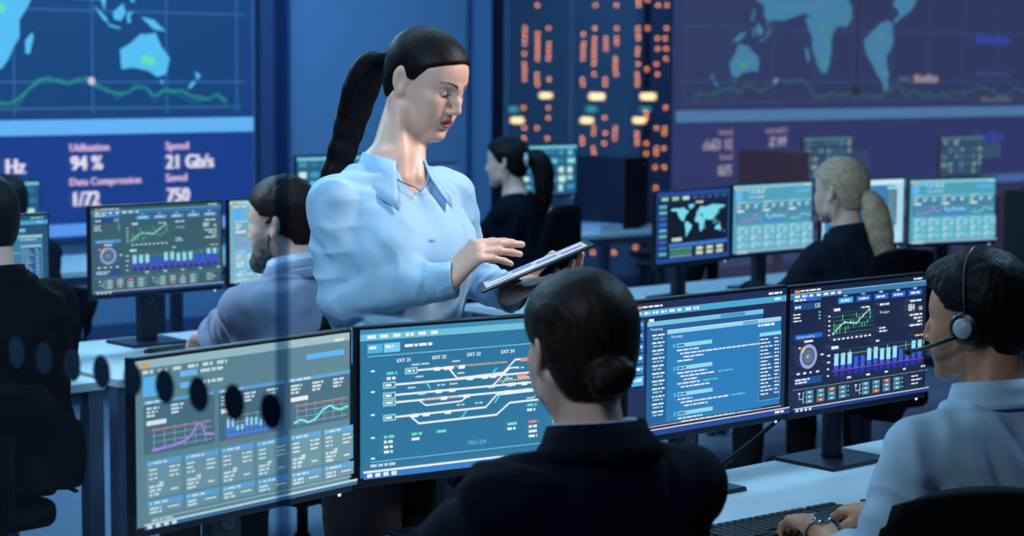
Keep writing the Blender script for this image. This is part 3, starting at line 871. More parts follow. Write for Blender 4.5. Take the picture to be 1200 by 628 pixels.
def make_camera():
    cd = bpy.data.cameras.new('camera')
    cam = bpy.data.objects.new('camera', cd); COL.objects.link(cam)
    cd.sensor_width = 36.0; cd.sensor_fit = 'HORIZONTAL'
    cd.lens = FPX * 36.0 / 1200.0
    cd.clip_start = 0.05; cd.clip_end = 5000
    fw = Vector(view_to_room(0, math.cos(PITCH), -math.sin(PITCH)))
    rt0 = Vector(view_to_room(1, 0, 0)); dn0 = -rt0.cross(fw)
    cr, sr = math.cos(ROLL), math.sin(ROLL)
    rt = rt0 * cr - dn0 * sr; dn = rt0 * sr + dn0 * cr
    M = Matrix((rt, -dn, -fw)).transposed().to_4x4()
    M.translation = Vector((0, 0, CAM_H))
    cam.matrix_world = M
    cd.dof.use_dof = True
    cd.dof.focus_distance = 4.5
    cd.dof.aperture_fstop = 4.2
    SC.camera = cam
# ------------------------------------------------------------------ people
SKIN_M = attr_mat('skin', 0.42, 0.08, bump=0.08, bscale=400)
SKINS = {'light': lin(230, 184, 164), 'tan': lin(200, 140, 108), 'fair': lin(228, 182, 162)}
HAIR_DARK = lin(14, 10, 11)

def hair_mat(name, col, col2, rough=0.5):
    m, nt, b = new_mat(name)
    b.inputs['Specular IOR Level'].default_value = 0.16
    tc = nt.nodes.new('ShaderNodeTexCoord')
    mp = nt.nodes.new('ShaderNodeMapping'); mp.inputs['Scale'].default_value = (1.0, 0.10, 0.22)
    nt.links.new(tc.outputs['Object'], mp.inputs['Vector'])
    n = nt.nodes.new('ShaderNodeTexNoise'); n.inputs['Scale'].default_value = 260; n.inputs['Detail'].default_value = 4
    nt.links.new(mp.outputs[0], n.inputs['Vector'])
    r = nt.nodes.new('ShaderNodeValToRGB')
    r.color_ramp.elements[0].position = 0.35; r.color_ramp.elements[0].color = col
    r.color_ramp.elements[1].position = 0.68; r.color_ramp.elements[1].color = col2
    nt.links.new(n.outputs['Fac'], r.inputs['Fac']); nt.links.new(r.outputs['Color'], b.inputs['Base Color'])
    bp = nt.nodes.new('ShaderNodeBump'); bp.inputs['Strength'].default_value = 0.5; bp.inputs['Distance'].default_value = 0.003
    nt.links.new(n.outputs['Fac'], bp.inputs['Height']); nt.links.new(bp.outputs[0], b.inputs['Normal'])
    b.inputs['Roughness'].default_value = rough
    return m

HM = {
    'black': hair_mat('black_hair', lin(6, 5, 7), lin(22, 18, 20)),
    'brown': hair_mat('brown_hair', lin(16, 10, 9), lin(48, 34, 29)),
    'greying': hair_mat('greying_hair', lin(44, 38, 36), lin(120, 110, 104), 0.5),
    'blonde': hair_mat('blonde_hair', lin(176, 138, 112), lin(218, 182, 150), 0.55),
}
CLOTH = {
    'navy': mat('navy_wool', (12, 16, 32), 0.9, bump=0.25, bscale=900, spec=0.12),
    'black': mat('black_wool', (7, 8, 14), 0.9, bump=0.25, bscale=900, spec=0.1),
    'slate': mat('slate_wool', (24, 28, 42), 0.9, bump=0.25, bscale=900, spec=0.15),
    'grey': mat('blue_grey_wool', (122, 134, 162), 0.85, bump=0.35, bscale=700, var=0.12, vscale=120, sheen=0.2),
    'skyblue': mat('light_blue_cotton', (158, 200, 232), 0.62, bump=0.15, bscale=900, sheen=0.15),
    'paleblue': mat('pale_blue_cotton', (178, 200, 222), 0.7, bump=0.15, bscale=900, sheen=0.1),
    'white': mat('white_cotton', (196, 206, 220), 0.7),
    'trouser': mat('black_trouser_cloth', (9, 10, 16), 0.85, bump=0.2, bscale=900),
    'shoe': mat('black_shoe_leather', (8, 8, 10), 0.35),
}
EYE_M = attr_mat('eyeball', 0.12)

def ik(a, c, l1, l2, hint):
    a, c = np.asarray(a, float), np.asarray(c, float)
    d = c - a; L = np.linalg.norm(d); u = d / L
    L = min(L, (l1 + l2) * 0.999)
    x = (l1 * l1 - l2 * l2 + L * L) / (2 * L)
    h = math.sqrt(max(l1 * l1 - x * x, 0))
    hp = np.asarray(hint, float); hp = nrm(hp - u * (hp @ u))
    return a + u * x + hp * h

def folds(freq, amp, seed, stretch=(1, 1, 1)):
    rs = np.random.RandomState(seed)
    W = rs.normal(size=(7, 3)) * freq * np.array(stretch); ph = rs.rand(7) * 6.28
    def fn(P):
        q = P + 0.02 * np.sin(P[:, [1, 2, 0]] * freq * 0.6 + seed)
        s = np.zeros(len(P))
        for i in range(7): s += np.sin(q @ W[i] + ph[i])
        s /= 2.6
        return -amp * np.sign(s) * np.abs(s) ** 1.4
    return fn

def sleeve_folds(J, amp, seed=0, pitch=0.058):
    segs = []
    for q in 'LR':
        segs.append((J['sh' + q], J['el' + q], J['wr' + q]))
    def fn(P):
        out = np.zeros(len(P))
        for a, b, c in segs:
            l1, l2 = np.linalg.norm(b - a), np.linalg.norm(c - b)
            best = np.full(len(P), 9.0); sv = np.zeros(len(P)); ang = np.zeros(len(P))
            pn = nrm(np.cross(b - a, c - b) + 1e-6)
            for p, q_, l, off in ((a, b, l1, 0.0), (b, c, l2, l1)):
                d = (q_ - p) / l; r = P - p; t = np.clip(r @ d, 0, l); e = r - t[:, None] * d
                ds = np.sqrt((e * e).sum(1)); m = ds < best
                best[m] = ds[m]; sv[m] = t[m] + off
                bn = np.cross(d, pn)
                ang[m] = np.arctan2(e[m] @ pn, e[m] @ bn)
            L = l1 + l2
            g = lambda m_, w_: np.exp(-((sv - m_) / w_) ** 2)
            env = g(l1, 0.085) + 0.75 * g(L - 0.05, 0.06) + 0.35 * g(0.10, 0.06) + 0.15
            ph = 6.283 * sv / pitch
            w = 1.0 - 1.7 * np.abs(np.sin(ph / 2 + 0.8 * np.sin(ang + seed) + 0.4 * np.sin(2.3 * ang + seed * 1.7 + 11 * sv))) ** 0.7
            w = w * (0.55 + 0.45 * np.sin(ang * 1.0 + seed * 2.1 + sv * 19))
            out += np.where(best < 0.085, -amp * env * w, 0) * np.clip((0.085 - best) / 0.02, 0, 1)
        return out
    return fn

def crease(S, p0, p1, r, depth, k=0.012):
    """a soft groove in cloth"""
    S.cone(p0, p1, r, r * 0.6, k=k, mode='s')

def eyes(root, R, t, s, look=(0, 1, -0.1)):
    for q in (-1, 1):
        b = bmesh.new(); bmesh.ops.create_icosphere(b, subdivisions=4, radius=0.0118 * s)
        me = bpy.data.meshes.new('eye'); 
        for f in b.faces: f.smooth = True
        b.to_mesh(me); b.free()
        n = len(me.vertices); co = np.empty(n * 3); me.vertices.foreach_get('co', co); co = co.reshape(-1, 3)
        d = co @ nrm(look) / (0.0118 * s)
        c = np.tile(np.array(lin(205, 200, 198)), (n, 1))
        c[d > 0.87] = lin(52, 36, 28); c[d > 0.965] = lin(5, 5, 6)
        co2 = (co + np.array((q * 0.0315, 0.0715, 0.0030)) * s) @ R.T + t
        me.vertices.foreach_set('co', co2.ravel())
        a = me.color_attributes.new('Col', 'FLOAT_COLOR', 'POINT'); a.data.foreach_set('color', c.ravel().astype(np.float32))
        me.materials.append(EYE_M); me.update()
        link('eye', me, root)

TORSO_F = [(-0.64, 0, 0, .165, .125), (-0.56, 0, 0, .172, .125), (-0.46, 0, .0, .140, .100), (-0.38, 0, .005, .132, .092), (-0.28, 0, .010, .142, .100), (-0.20, 0, .010, .150, .104), (-0.12, 0, 0, .158, .092), (-0.06, 0, -.006, .140, .076), (-0.015, 0, -.010, .075, .060), (0.02, 0, -.008, .052, .052)]
TORSO_M = [(-0.64, 0, 0, .170, .125), (-0.56, 0, 0, .172, .128), (-0.46, 0, .0, .160, .115), (-0.38, 0, .005, .160, .110), (-0.28, 0, .010, .168, .115), (-0.20, 0, .010, .178, .116), (-0.12, 0, 0, .182, .102), (-0.06, 0, -.006, .158, .082), (-0.015, 0, -.010, .085, .066), (0.02, 0, -.008, .060, .060)]

def skin_of(root_loc, J, name, label, skin, R, s, male, h, hands, group=None, lip=None, brow=HAIR_DARK, stubble=None, eye=0.8, mouth=0.0, legs=True, look=(0, 1, -0.15), hs=None):
    """body: one continuous surface from head to feet"""
    S = SDF()
    t = J['head']; hs = hs or s
    head(S, R, t, hs, male, mouth, True, eye)
    nb = J['neck']; hb = t + R @ np.array((0, -0.030, -0.045)) * s
    r0 = 0.054 if male else 0.042
    S.cone(hb, nb + np.array((0, 0, 0.0)), r0 * s, (r0 + 0.008) * s, k=0.025 * s)
    for q in (-1, 1):                                              # neck muscles down to the collar bones
        S.cone(t + R @ np.array((q * 0.056, -0.020, -0.045)) * s, nb + J['TR'] @ np.array((q * 0.018, 0.060, -0.030)) * s, 0.012 * s, 0.009 * s, k=0.020 * s)
    S.frame(J['TR'], nb)
    S.loft([(z * J.get('ts', s), x * s, y * s, a * s, b * s) for z, x, y, a, b in (TORSO_M if male else TORSO_F)], k=0.03 * s)
    S.frame()
    ar = (0.046, 0.038, 0.028) if male else (0.040, 0.033, 0.024)
    for q in 'LR':
        S.chain([J['sh' + q], J['el' + q], J['wr' + q]], [r * s for r in ar], k=0.02 * s)
        hd = hands.get(q)
        if hd: hand(S, J['wr' + q], hd[0], hd[1], hd[2], s * 0.98, **hd[3])
        else: S.ell(J['wr' + q], (0.03, 0.03, 0.03))
        if legs:
            S.chain([J['hi' + q], J['kn' + q], J['an' + q]], [0.080 * s, 0.055 * s, 0.036 * s], k=0.03 * s)
            S.cone(J['an' + q] - np.array((0, 0, 0.04)), J['an' + q] + J['ft'] * 0.15 * s - np.array((0, 0, 0.05)), 0.032 * s, 0.022 * s, k=0.02)
    V, Q = S.mesh(h)
    cols = face_colours(V, R, t, hs, skin, lip or tuple(np.array(skin[:3]) * np.array((0.78, 0.48, 0.50))), brow, stubble=stubble)
    o = np_mesh(name, V, Q, SKIN_M, cols=cols, loc=root_loc)
    tag(o, label, 'person', group)
    if eye: eyes(o, R, t, hs, look)
    return o

def garment(J, s, male, h, root, name, m, infl=0.010, arm_infl=0.012, sleeve=True, open_=None, hem=-0.60, seed=1, wrinkle=0.003, neck_r=0.062, extra=None, cuff=0.0, bulk=1.0, armk=0.014, arm_fold=None):
    S = SDF()
    S.frame(J['TR'], J['neck'])
    ts = J.get('ts', s)
    sec = [(z * ts, x * s, y * s, a * s * bulk, b * s * bulk) for z, x, y, a, b in (TORSO_M if male else TORSO_F)[:-1] if z > hem - 0.05]
    S.loft(sec, k=0.02 * s)
    S.frame()
    ar = (0.048, 0.040, 0.030) if male else (0.041, 0.035, 0.027)
    a_ = arm_infl - infl
    for q in 'LR':
        shp = J['sh' + q]
        S.cone(J['neck'] + J['TR'] @ np.array((0, -0.004, -0.030 * s)), shp, 0.034 * s, (0.040 if male else 0.034) * s, k=0.02 * s)
        if sleeve:
            e_ = J['wr' + q] + (J['wr' + q] - J['el' + q]) * cuff
            S.chain([shp + (J['el' + q] - shp) * 0.04, J['el' + q], e_], [r * s + a_ for r in ar], k=armk * s)
    if extra: extra(S)
    S.inflate(infl)
    if wrinkle:
        S.disp(folds(48, wrinkle, seed, (1, 1, 0.5)))
        S.disp(sleeve_folds(J, arm_fold if arm_fold is not None else wrinkle * 0.9, seed))
    for q in 'LR':                                                 # cuffs are open at the wrist
        d = nrm(J['wr' + q] - J['el' + q]); e = J['wr' + q] + d * (np.linalg.norm(J['wr' + q] - J['el' + q]) * cuff)
        S.cone(e + d * 0.050, e + d * 0.10, 0.062, 0.062, k=0.004, mode='s')
    S.frame(J['TR'], J['neck'])
    S.cone((0, 0.004, -0.005), (0, 0.035, 0.12), neck_r * s, neck_r * 1.3 * s, k=0.006, mode='s')
    if open_: open_(S)
    S.frame()
    V, Q = S.mesh(h)
    return np_mesh(name, V, Q, m, root)

def trousers(J, s, h, root, m, male=False):
    S = SDF()
    S.frame(J['TR'], J['neck']); ts = J.get('ts', s)
    S.loft([(z * ts, x * s, y * s, a * s, b * s) for z, x, y, a, b in (TORSO_M if male else TORSO_F) if z < -0.36], k=0.02)
    S.frame()
    for q in 'LR':
        S.chain([J['hi' + q], J['kn' + q], J['an' + q] + np.array((0, 0, 0.02))], [0.086 * s, 0.064 * s, 0.050 * s], k=0.04)
    S.inflate(0.008); S.disp(folds(22, 0.003, 5))
    V, Q = S.mesh(h)
    return np_mesh('trousers', V, Q, m, root)

def shoes(J, s, h, root):
    for q in 'LR':
        S = SDF(); a = J['an' + q] - np.array((0, 0, 0.045)); f = J['ft']
        S.chain([a - f * 0.055 * s, a + f * 0.07 * s, a + f * 0.155 * s - np.array((0, 0, 0.008))], [0.036 * s, 0.040 * s, 0.030 * s], k=0.02)
        S.cone(a + np.array((0, 0, 0.03)), a, 0.040 * s, 0.040 * s, k=0.02)
        S.half((0, 0, 0.004), (0, 0, -1), k=0.004)
        V, Q = S.mesh(h); np_mesh('shoe', V, Q, CLOTH['shoe'], root)

def collar(root, J, s, m, ra=0.062, rb=0.060, h=0.034, fall=0.040, gap=0.5, tip=0.035, name='collar', tilt=0.12, thick=0.003, off=(0, -0.004, 0.0), flare=0.020):
    """folded shirt or jacket collar, open at the throat"""
    TR, nb = J['TR'], J['neck']
    rows = []
    n = 41
    prof = [(-0.006, 0.002, 0.0), (h * 0.55, -0.001, 0.0), (h, 0.0, 0.0), (h + 0.004, 0.006, 0.0), (h * 0.55, 0.012, 0.3), (-0.000, flare * 0.85, 0.7), (h - fall - 0.012, flare * 1.25, 1.0)]
    for (z, e, tp) in prof:
        r = []
        for i in range(n):
            u = i / (n - 1)
            th = -PI / 2 + PI + (gap + (2 * PI - 2 * gap) * u)     # starts beside the throat, goes round the back
            th = PI / 2 + gap + (2 * PI - 2 * gap) * u
            fr = max(0, abs(u - 0.5) * 2 - 0.55) / 0.45            # 1 at the front ends
            x = (ra + e) * math.cos(th); y = (rb + e) * math.sin(th)
            zz = z - tilt * (y + rb) * 0.45 - fr * fr * 0.012
            if tp: 
                zz -= tp * fr * tip * 0.9
                y += tp * fr * tip * 0.35
                x += tp * fr * (0.012 if x > 0 else -0.012)
            r.append(tuple(nb + TR @ (np.array((x, y, zz)) * s + np.array(off) * s)))
        rows.append(r)
    return MB().sheet(rows, thick).build(name, m, root)

def seated(head_pos, yaw, head_yaw, s=1.0, lean=0.07, male=False, hands=None, seat=0.47, head_pitch=-0.12, shw=None, head_roll=0.0, elbow_out=0.5, an=None, neck_up=0.150):
    """joints of somebody sitting, in a frame whose origin lies on the floor under the hips"""
    F = rot3(yaw)
    hp = np.asarray(head_pos, float)
    R = rot3(head_yaw, head_pitch, head_roll)
    neck = hp + rot3(head_yaw) @ np.array((0, -0.035 - 0.02, -neck_up * s)) if False else hp + F @ np.array((0, -0.050 * s, 0)) + np.array((0, 0, -neck_up * s))
    hipz = seat + 0.085 * s
    hip = neck - F @ np.array((0, lean, 0)); hip[2] = hipz
    root = np.array((hip[0], hip[1], 0.0))
    J = {}
    pit = math.atan2(np.linalg.norm((neck - hip)[:2]) * (1 if lean > 0 else -1), neck[2] - hipz)
    J['TR'] = rot3(yaw, -pit)
    J['ts'] = np.linalg.norm(neck - hip) / 0.585
    w = (shw or (0.172 if male else 0.150)) * s
    for q, sg in (('L', -1), ('R', 1)):
        J['sh' + q] = neck + J['TR'] @ np.array((sg * w, 0.0, -0.078 * s))
        tgt = np.asarray(hands[q], float) if hands and hands.get(q) is not None else neck + F @ np.array((sg * 0.12, 0.42, 0)) + np.array((0, 0, 0.79 - neck[2]))
        l1, l2 = (0.30 * s, 0.265 * s) if male else (0.28 * s, 0.245 * s)
        J['el' + q] = ik(J['sh' + q], tgt, l1, l2, F @ np.array((sg * elbow_out, -0.25, -1.0)))
        dv = tgt - J['el' + q]
        J['wr' + q] = J['el' + q] + nrm(dv) * l2
        J['hi' + q] = hip + F @ np.array((sg * 0.095 * s, 0.02, 0))
        J['kn' + q] = hip + F @ np.array((sg * 0.13 * s, 0.43 * s, 0)) + np.array((0, 0, 0.005))
        J['an' + q] = np.array((*(hip + F @ np.array((sg * 0.14 * s, 0.44 * s if an is None else an, 0)))[:2], 0.085))
    J['head'] = hp; J['neck'] = neck; J['hip'] = hip
    for k in list(J):
        if k not in ('TR', 'ts'): J[k] = J[k] - root
    J['ft'] = F @ np.array((0, 1.0, 0))
    return root, J, R

def hair_mesh(root, S, h, m, name='hair', seed=3, amp=0.0, tuft=0.0):
    if amp: S.disp(folds(90, amp, seed, (1, .4, .6)))
    if tuft: S.disp(folds(240, tuft, seed + 1, (1, .45, .5)))
    V, Q = S.mesh(h)
    return np_mesh(name, V, Q, m, root)

REST = [(0.35, 0.45, 0.3), (0.38, 0.5, 0.3), (0.42, 0.5, 0.3), (0.45, 0.5, 0.3)]
TYPE = [(0.45, 0.65, 0.35), (0.50, 0.70, 0.35), (0.50, 0.70, 0.35), (0.45, 0.65, 0.35)]
# ------------------------------------------------------------------ the cast
def C(x, y, z=0.0): return view_to_room(x, y, z)
def yawC(deg): return math.radians(deg) - THETA

def standing_woman():
    s, sh_ = 1.06, 0.985
    head_p = at(499, 96, 4.47); neck = at(460, 190, 4.42)
    Rh = rot3(yawC(-123), math.radians(-22), math.radians(-2)); yt = yawC(-138)
    TR = rot3(yt, 0.02)
    F = rot3(yt)
    hip = neck + TR @ np.array((0, -0.01, -0.60)); root = np.array((hip[0], hip[1], 0.0))
    J = {'TR': TR, 'ts': 1.04, 'head': head_p, 'neck': neck, 'hip': hip}
    for q, sg in (('L', -1), ('R', 1)):
        J['sh' + q] = neck + TR @ np.array((sg * 0.168, 0.0, -0.072))
        J['hi' + q] = hip + F @ np.array((sg * 0.09, 0, -0.03)); J['kn' + q] = np.array((*(hip + F @ np.array((sg * 0.09, 0.02, 0)))[:2], 0.50))
        J['an' + q] = np.array((*(hip + F @ np.array((sg * 0.10, -0.02, 0)))[:2], 0.085))
    J['elR'] = at(397, 348, 4.29); J['wrR'] = at(524, 329, 4.25)
    J['wrL'] = at(597, 344, 4.42)
    J['elL'] = at(549, 322, 4.60)
    for k in list(J):
        if k not in ('TR', 'ts'): J[k] = J[k] - root
    J['ft'] = F @ np.array((0, 1.0, 0))
    hands = {
        'R': (C(0.68, -0.02, 0.72), C(-0.52, -0.52, 0.62), -1, dict(curls=[(0.84, 0.10, 0.06), (0.82, 0.12, 0.08), (0.88, 0.16, 0.10), (0.92, 0.22, 0.14)], spread=0.02, thumb=(0.75, 0.25, 0.2))),
        'L': (C(0.86, -0.40, 0.30), C(0.30, 0.1, -0.95), 1, dict(curls=[(0.10, 0.25, 0.5), (0.12, 0.3, 0.5), (0.12, 0.3, 0.5), (0.16, 0.3, 0.5)], spread=0.14, thumb=(0.8, 0.2, 0.2))),
    }
    skin = SKINS['light']
    o = skin_of(root, J, 'person', 'woman in a light blue shirt standing with a tablet in her hands', skin, Rh, s, False, 0.003, hands, lip=lin(176, 74, 84), brow=lin(30, 20, 20), eye=0.62, mouth=0.003, look=(0.05, 1, -0.75), hs=sh_)
    # shirt
    def bust(S):
        S.frame(TR, J['neck'])
        for q in (-1, 1): S.ell((q * 0.072, 0.078, -0.205), (0.074, 0.058, 0.072), k=0.05)
        S.frame()
    def vneck(S):
        S.cone((0, 0.075, 0.01), (0, 0.150, -0.155), 0.050, 0.004, k=0.004, mode='s', flat=((1, 0, 0), 0.75))
        # cloth pulled into folds at the elbow, the armpit and the waist
        f = folds(30, 0.004, 4, (0.5, 0.5, 1.5))
    sh = garment(J, s, False, 0.0032, o, 'shirt', CLOTH['skyblue'], infl=0.009, arm_infl=0.012, open_=vneck, hem=-0.50, seed=8, wrinkle=0.0036, arm_fold=0.0048, armk=0.010, neck_r=0.054, extra=bust, cuff=0.06)
    collar(o, J, s, CLOTH['skyblue'], ra=0.058, rb=0.062, h=0.030, fall=0.030, gap=0.62, tip=0.055, name='shirt_collar', off=(0, 0.004, -0.012), flare=0.034)
    # placket and buttons down the front
    pts = []
    for z, y in ((-0.150, 0.1265), (-0.19, 0.1420), (-0.24, 0.1400), (-0.30, 0.1180), (-0.37, 0.1085), (-0.45, 0.1140)): pts.append((z, y))
    rows = [[tuple(J['neck'] + TR @ np.array((x, y * 1.0 + (0.003 if abs(x) < 0.012 else -0.006), z))) for x in (-0.0165, -0.0145, 0.0145, 0.0165)] for z, y in pts]
    MB().sheet(rows, 0.002).build('placket', CLOTH['skyblue'], o)
    for z, y in ((-0.165, 0.134), (-0.225, 0.1435), (-0.295, 0.1225), (-0.37, 0.1125)):
        c = J['neck'] + TR @ np.array((0, y + 0.004, z))
        M = Matrix.Translation(Vector(c)) @ Matrix(TR.tolist()).to_4x4() @ Matrix.Rotation(-PI / 2, 4, 'X')
        MB().lathe([(0, 0), (0.0055, 0), (0.0055, 0.0015), (0.004, 0.0022), (0, 0.0016)], 14, M).build('button', CLOTH['white'], o)
    for q in 'RL':                                                 # cuff bands
        d = nrm(J['wr' + q] - J['el' + q]); w_ = J['wr' + q] + d * 0.018
        p = [w_ - d * 0.060, w_ - d * 0.056, w_ - d * 0.004, w_]
        MB().tube([tuple(x) for x in p], [0.0395, 0.0415, 0.0405, 0.0385], 26, cap=False).build('shirt_cuff', CLOTH['skyblue'], o)
    trousers(J, s, 0.006, o, CLOTH['trouser'])
    shoes(J, s, 0.006, o)
    # hair: combed back into a pony tail
    S = SDF(); hair_cap(S, Rh, J['head'], sh_, thick=0.0065, line=[(0.104, 0.082), (0.080, 0.074), (0.040, 0.046), (0.028, 0.026), (0.016, 0.006), (-0.020, 0.004), (-0.040, -0.030), (-0.058, -0.070)])
    hair_mesh(o, S, 0.003, HM['black'])
    base = at(448, 72, 4.56) - root
    S = SDF()
    P = bez(base, at(424, 70, 4.60) - root, at(420, 125, 4.62) - root, at(392, 205, 4.62) - root, 9)[:-1] + bez(at(392, 205, 4.62) - root, at(384, 240, 4.62) - root, at(374, 270, 4.58) - root, at(369, 300, 4.55) - root, 5)
    rs = [0.016, 0.024, 0.034, 0.038, 0.038, 0.036, 0.033, 0.031, 0.029, 0.025, 0.020, 0.014, 0.006]
    S.chain(P, rs, k=0.012, flat=(C(0.0, 1, 0), 0.75))
    hair_mesh(o, S, 0.004, HM['black'], 'pony_tail', amp=0.0010)
    S = SDF(); S.cone(at(453, 71, 4.55) - root, at(443, 73, 4.565) - root, 0.019, 0.020)
    V, Q = S.mesh(0.003); np_mesh('hair_band', V, Q, CLOTH['black'], o)
    # fine necklace
    n_ = [J['neck'] + TR @ np.array((0.060 * math.cos(a), 0.035 + 0.062 * math.sin(a), 0.012 - 0.05 * (math.sin(a) + 0.3) * (1 if math.sin(a) > -0.3 else 0.3))) for a in np.linspace(PI * 1.05, -PI * 0.05, 15)]
    n_[7] = n_[7] - np.array((0, 0, 0.010))
    MB().tube([tuple(p) for p in n_], 0.0012, 6).build('necklace', mat('dark_silver', (90, 80, 78), 0.3, 0.9), o)
    return o

def tablet():
    c = at(627, 311.5, 4.33)
    ax = nrm(C(0.256, 0.02, 0.108)); ay = nrm(C(-0.06, 1.0, -0.035)); ay = nrm(ay - ax * (ay @ ax)); az = np.cross(ax, ay)
    t = empty('tablet', 'thin dark tablet held by the standing woman in the light blue shirt', 'tablet', tuple(c))
    M = Matrix(np.stack([ax, ay, az], 1).tolist()).to_4x4()
    MB().box(-0.132, 0.132, -0.088, 0.088, -0.004, 0.0035, 0.003, M=M).build('case', mat('black_tablet_case', (16, 20, 30), 0.35), t)
    u = UI(0.236, 0.158, flat=True)
    u.rect(0, 0, 1, 1, (178, 196, 214)); u.rect(0, 0, 1, 0.09, (110, 150, 200)); u.rect(0.02, .86, .96, .1, (222, 228, 236))
    rs = random.Random(3)
    for i in range(4):
        for j in range(4): u.rect(0.04 + i * 0.24, 0.14 + j * 0.18, 0.2, 0.14, [(70, 90, 150), (150, 176, 210), (236, 240, 246), (96, 120, 190)][(i * 3 + j * 5) % 4])
    u.build('screen', t, M @ Matrix.Translation((0, 0, 0.0037)))
    return t

def seat_for(root, yaw, label, bh, dx=0.0, dy=0.0):
    f = rot3(yaw) @ np.array((0, 0.07, 0))
    chair(root[0] + f[0] + dx, root[1] + f[1] + dy, math.degrees(yaw), label, 'office chairs', bh)

def person_set():
    standing_woman(); tablet()
    hp = lambda px, py, d: at(px, py, d)
    # woman with a bun, back to us
    s = 1.03
    root, J, R = seated(hp(680, 408, 3.19), math.radians(-14), math.radians(-20), s, lean=0.05, hands={'L': np.array((2.13, 2.75, 0.79)), 'R': np.array((2.45, 2.70, 0.79))}, head_pitch=-0.08, elbow_out=0.7, seat=0.48, shw=None)
    seat_for(root, math.radians(-14), "office chair hidden behind the bun-haired woman's back", 0.36)
    hd = {'L': ((0.05, 1, -0.1), (0, 0, 1), 1, dict(curls=TYPE)), 'R': ((-0.1, 1, -0.1), (0, 0, 1), -1, dict(curls=TYPE))}
    o = skin_of(root, J, 'person', 'woman with a low hair bun and dark jacket, her back turned', SKINS['fair'], R, s, False, 0.004, hd)
    def pads(S):
        for q in 'LR': S.ell(J['sh' + q] + np.array((0, 0, 0.012)), (0.062, 0.060, 0.040), k=0.04)
    garment(J, s, False, 0.0045, o, 'jacket', CLOTH['navy'], infl=0.020, arm_infl=0.024, seed=11, wrinkle=0.0035, neck_r=0.060, extra=pads, cuff=0.0)
    collar(o, J, s, CLOTH['navy'], ra=0.072, rb=0.070, h=0.030, fall=0.036, gap=0.75, name='jacket_collar', off=(0, -0.004, 0.012), thick=0.005, flare=0.030)
    collar(o, J, s, CLOTH['white'], ra=0.060, rb=0.060, h=0.036, fall=0.026, gap=0.5, name='shirt_collar', off=(0, 0.0, 0.006))
    trousers(J, s, 0.008, o, CLOTH['trouser']); shoes(J, s, 0.008, o)
    S = SDF(); hair_cap(S, R, J['head'], s, thick=0.0125, line=[(0.104, 0.082), (0.080, 0.074), (0.040, 0.046), (0.026, 0.026), (0.012, 0.012), (-0.012, 0.006), (-0.030, -0.030), (-0.044, -0.085)])
    S.frame(R, J['head'])
    S.ell((0, -0.112 * s, -0.040 * s), (0.036 * s, 0.026 * s, 0.030 * s), k=0.014)
    S.cone((-0.02 * s, -0.116 * s, -0.052 * s), (0.02 * s, -0.120 * s, -0.030 * s), 0.016 * s, 0.018 * s, k=0.008)
    S.frame()
    hair_mesh(o, S, 0.004, HM['brown'], amp=0.0006)

    # man with the headset
    s = 1.03
    wl = ground_at(958, 617, 0.785); wr = ground_at(1032, 601, 0.79)
    root, J, R = seated(hp(1146, 376, 3.95), math.radians(-18), math.radians(13), s, lean=0.06, male=True, hands={'L': wl, 'R': wr}, head_pitch=-0.08, elbow_out=0.45, seat=0.47)
    cb_ = at(1165, 600, 3.50); chair(cb_[0] + 0.17, cb_[1] + 0.25, -35, 'black office chair at the lower right under the man with the headset', 'office chairs', 0.50)
    fl = ground_at(912, 597, 0.775) - wl; fr = ground_at(972, 592, 0.775) - wr
    fl = nrm(fl); fr = nrm(fr)
    hd = {'L': (fl, (0.1, 0.1, 1), 1, dict(curls=TYPE, thumb=(0.6, .2, .2))), 'R': (fr, (-0.1, 0.1, 1), -1, dict(curls=TYPE, thumb=(0.6, .2, .2)))}
    o = skin_of(root, J, 'person', 'man in a pale blue shirt wearing a headset and typing at the near desk', SKINS['tan'], R, s, True, 0.0036, hd, stubble=lin(120, 84, 70), lip=lin(150, 86, 76))
    garment(J, s, True, 0.004, o, 'shirt', CLOTH['paleblue'], infl=0.013, arm_infl=0.022, seed=21, arm_fold=0.008, wrinkle=0.0066, neck_r=0.063, cuff=-0.42)
    collar(o, J, s, CLOTH['paleblue'], ra=0.068, rb=0.068, h=0.040, fall=0.038, gap=0.42, tip=0.04, name='shirt_collar', off=(0, 0.0, 0.000), flare=0.022)
    trousers(J, s, 0.008, o, CLOTH['trouser'], True); shoes(J, s, 0.008, o)
    S = SDF(); hair_cap(S, R, J['head'], s, thick=0.010, male=True, rough=0.0022, top=0.012, line=[(0.100, 0.088), (0.078, 0.074), (0.046, 0.050), (0.030, 0.030), (0.024, 0.006), (0.012, -0.016), (0.002, -0.020), (-0.006, 0.022), (-0.036, 0.004), (-0.048, -0.040), (-0.060, -0.072)])
    S.frame(R, J['head']); S.ell((0, 0.055 * s, 0.095 * s), (0.055 * s, 0.040 * s, 0.024 * s), k=0.02); S.frame()
    hair_mesh(o, S, 0.003, HM['black'], amp=0.0008, tuft=0.0006)
    # wristwatch on his left wrist
    d = nrm(J['wrL'] - J['elL']); wc = J['wrL'] - d * 0.022 + np.array(root)
    wt = empty('wristwatch', "steel watch on the headset man's wrist nearest the camera", 'watch', tuple(wc))
    up = np.array((0, 0, 1.0)); up = nrm(up - d * (up @ d)); sd = np.cross(d, up)
    up = nrm(up * 0.9 - np.array(C(0, 1, 0)) * 0.5); up = nrm(up - d * (up @ d)); sd = np.cross(d, up)
    ring = [tuple(0.034 * (up * math.sin(a) * 0.95 + sd * math.cos(a) * 1.05)) for a in np.linspace(0, 2 * PI, 25)]
    MB().tube(ring, 0.0085, 8, flat=0.25).build('strap', mat('watch_steel', (150, 156, 168), 0.25, 0.9), wt)
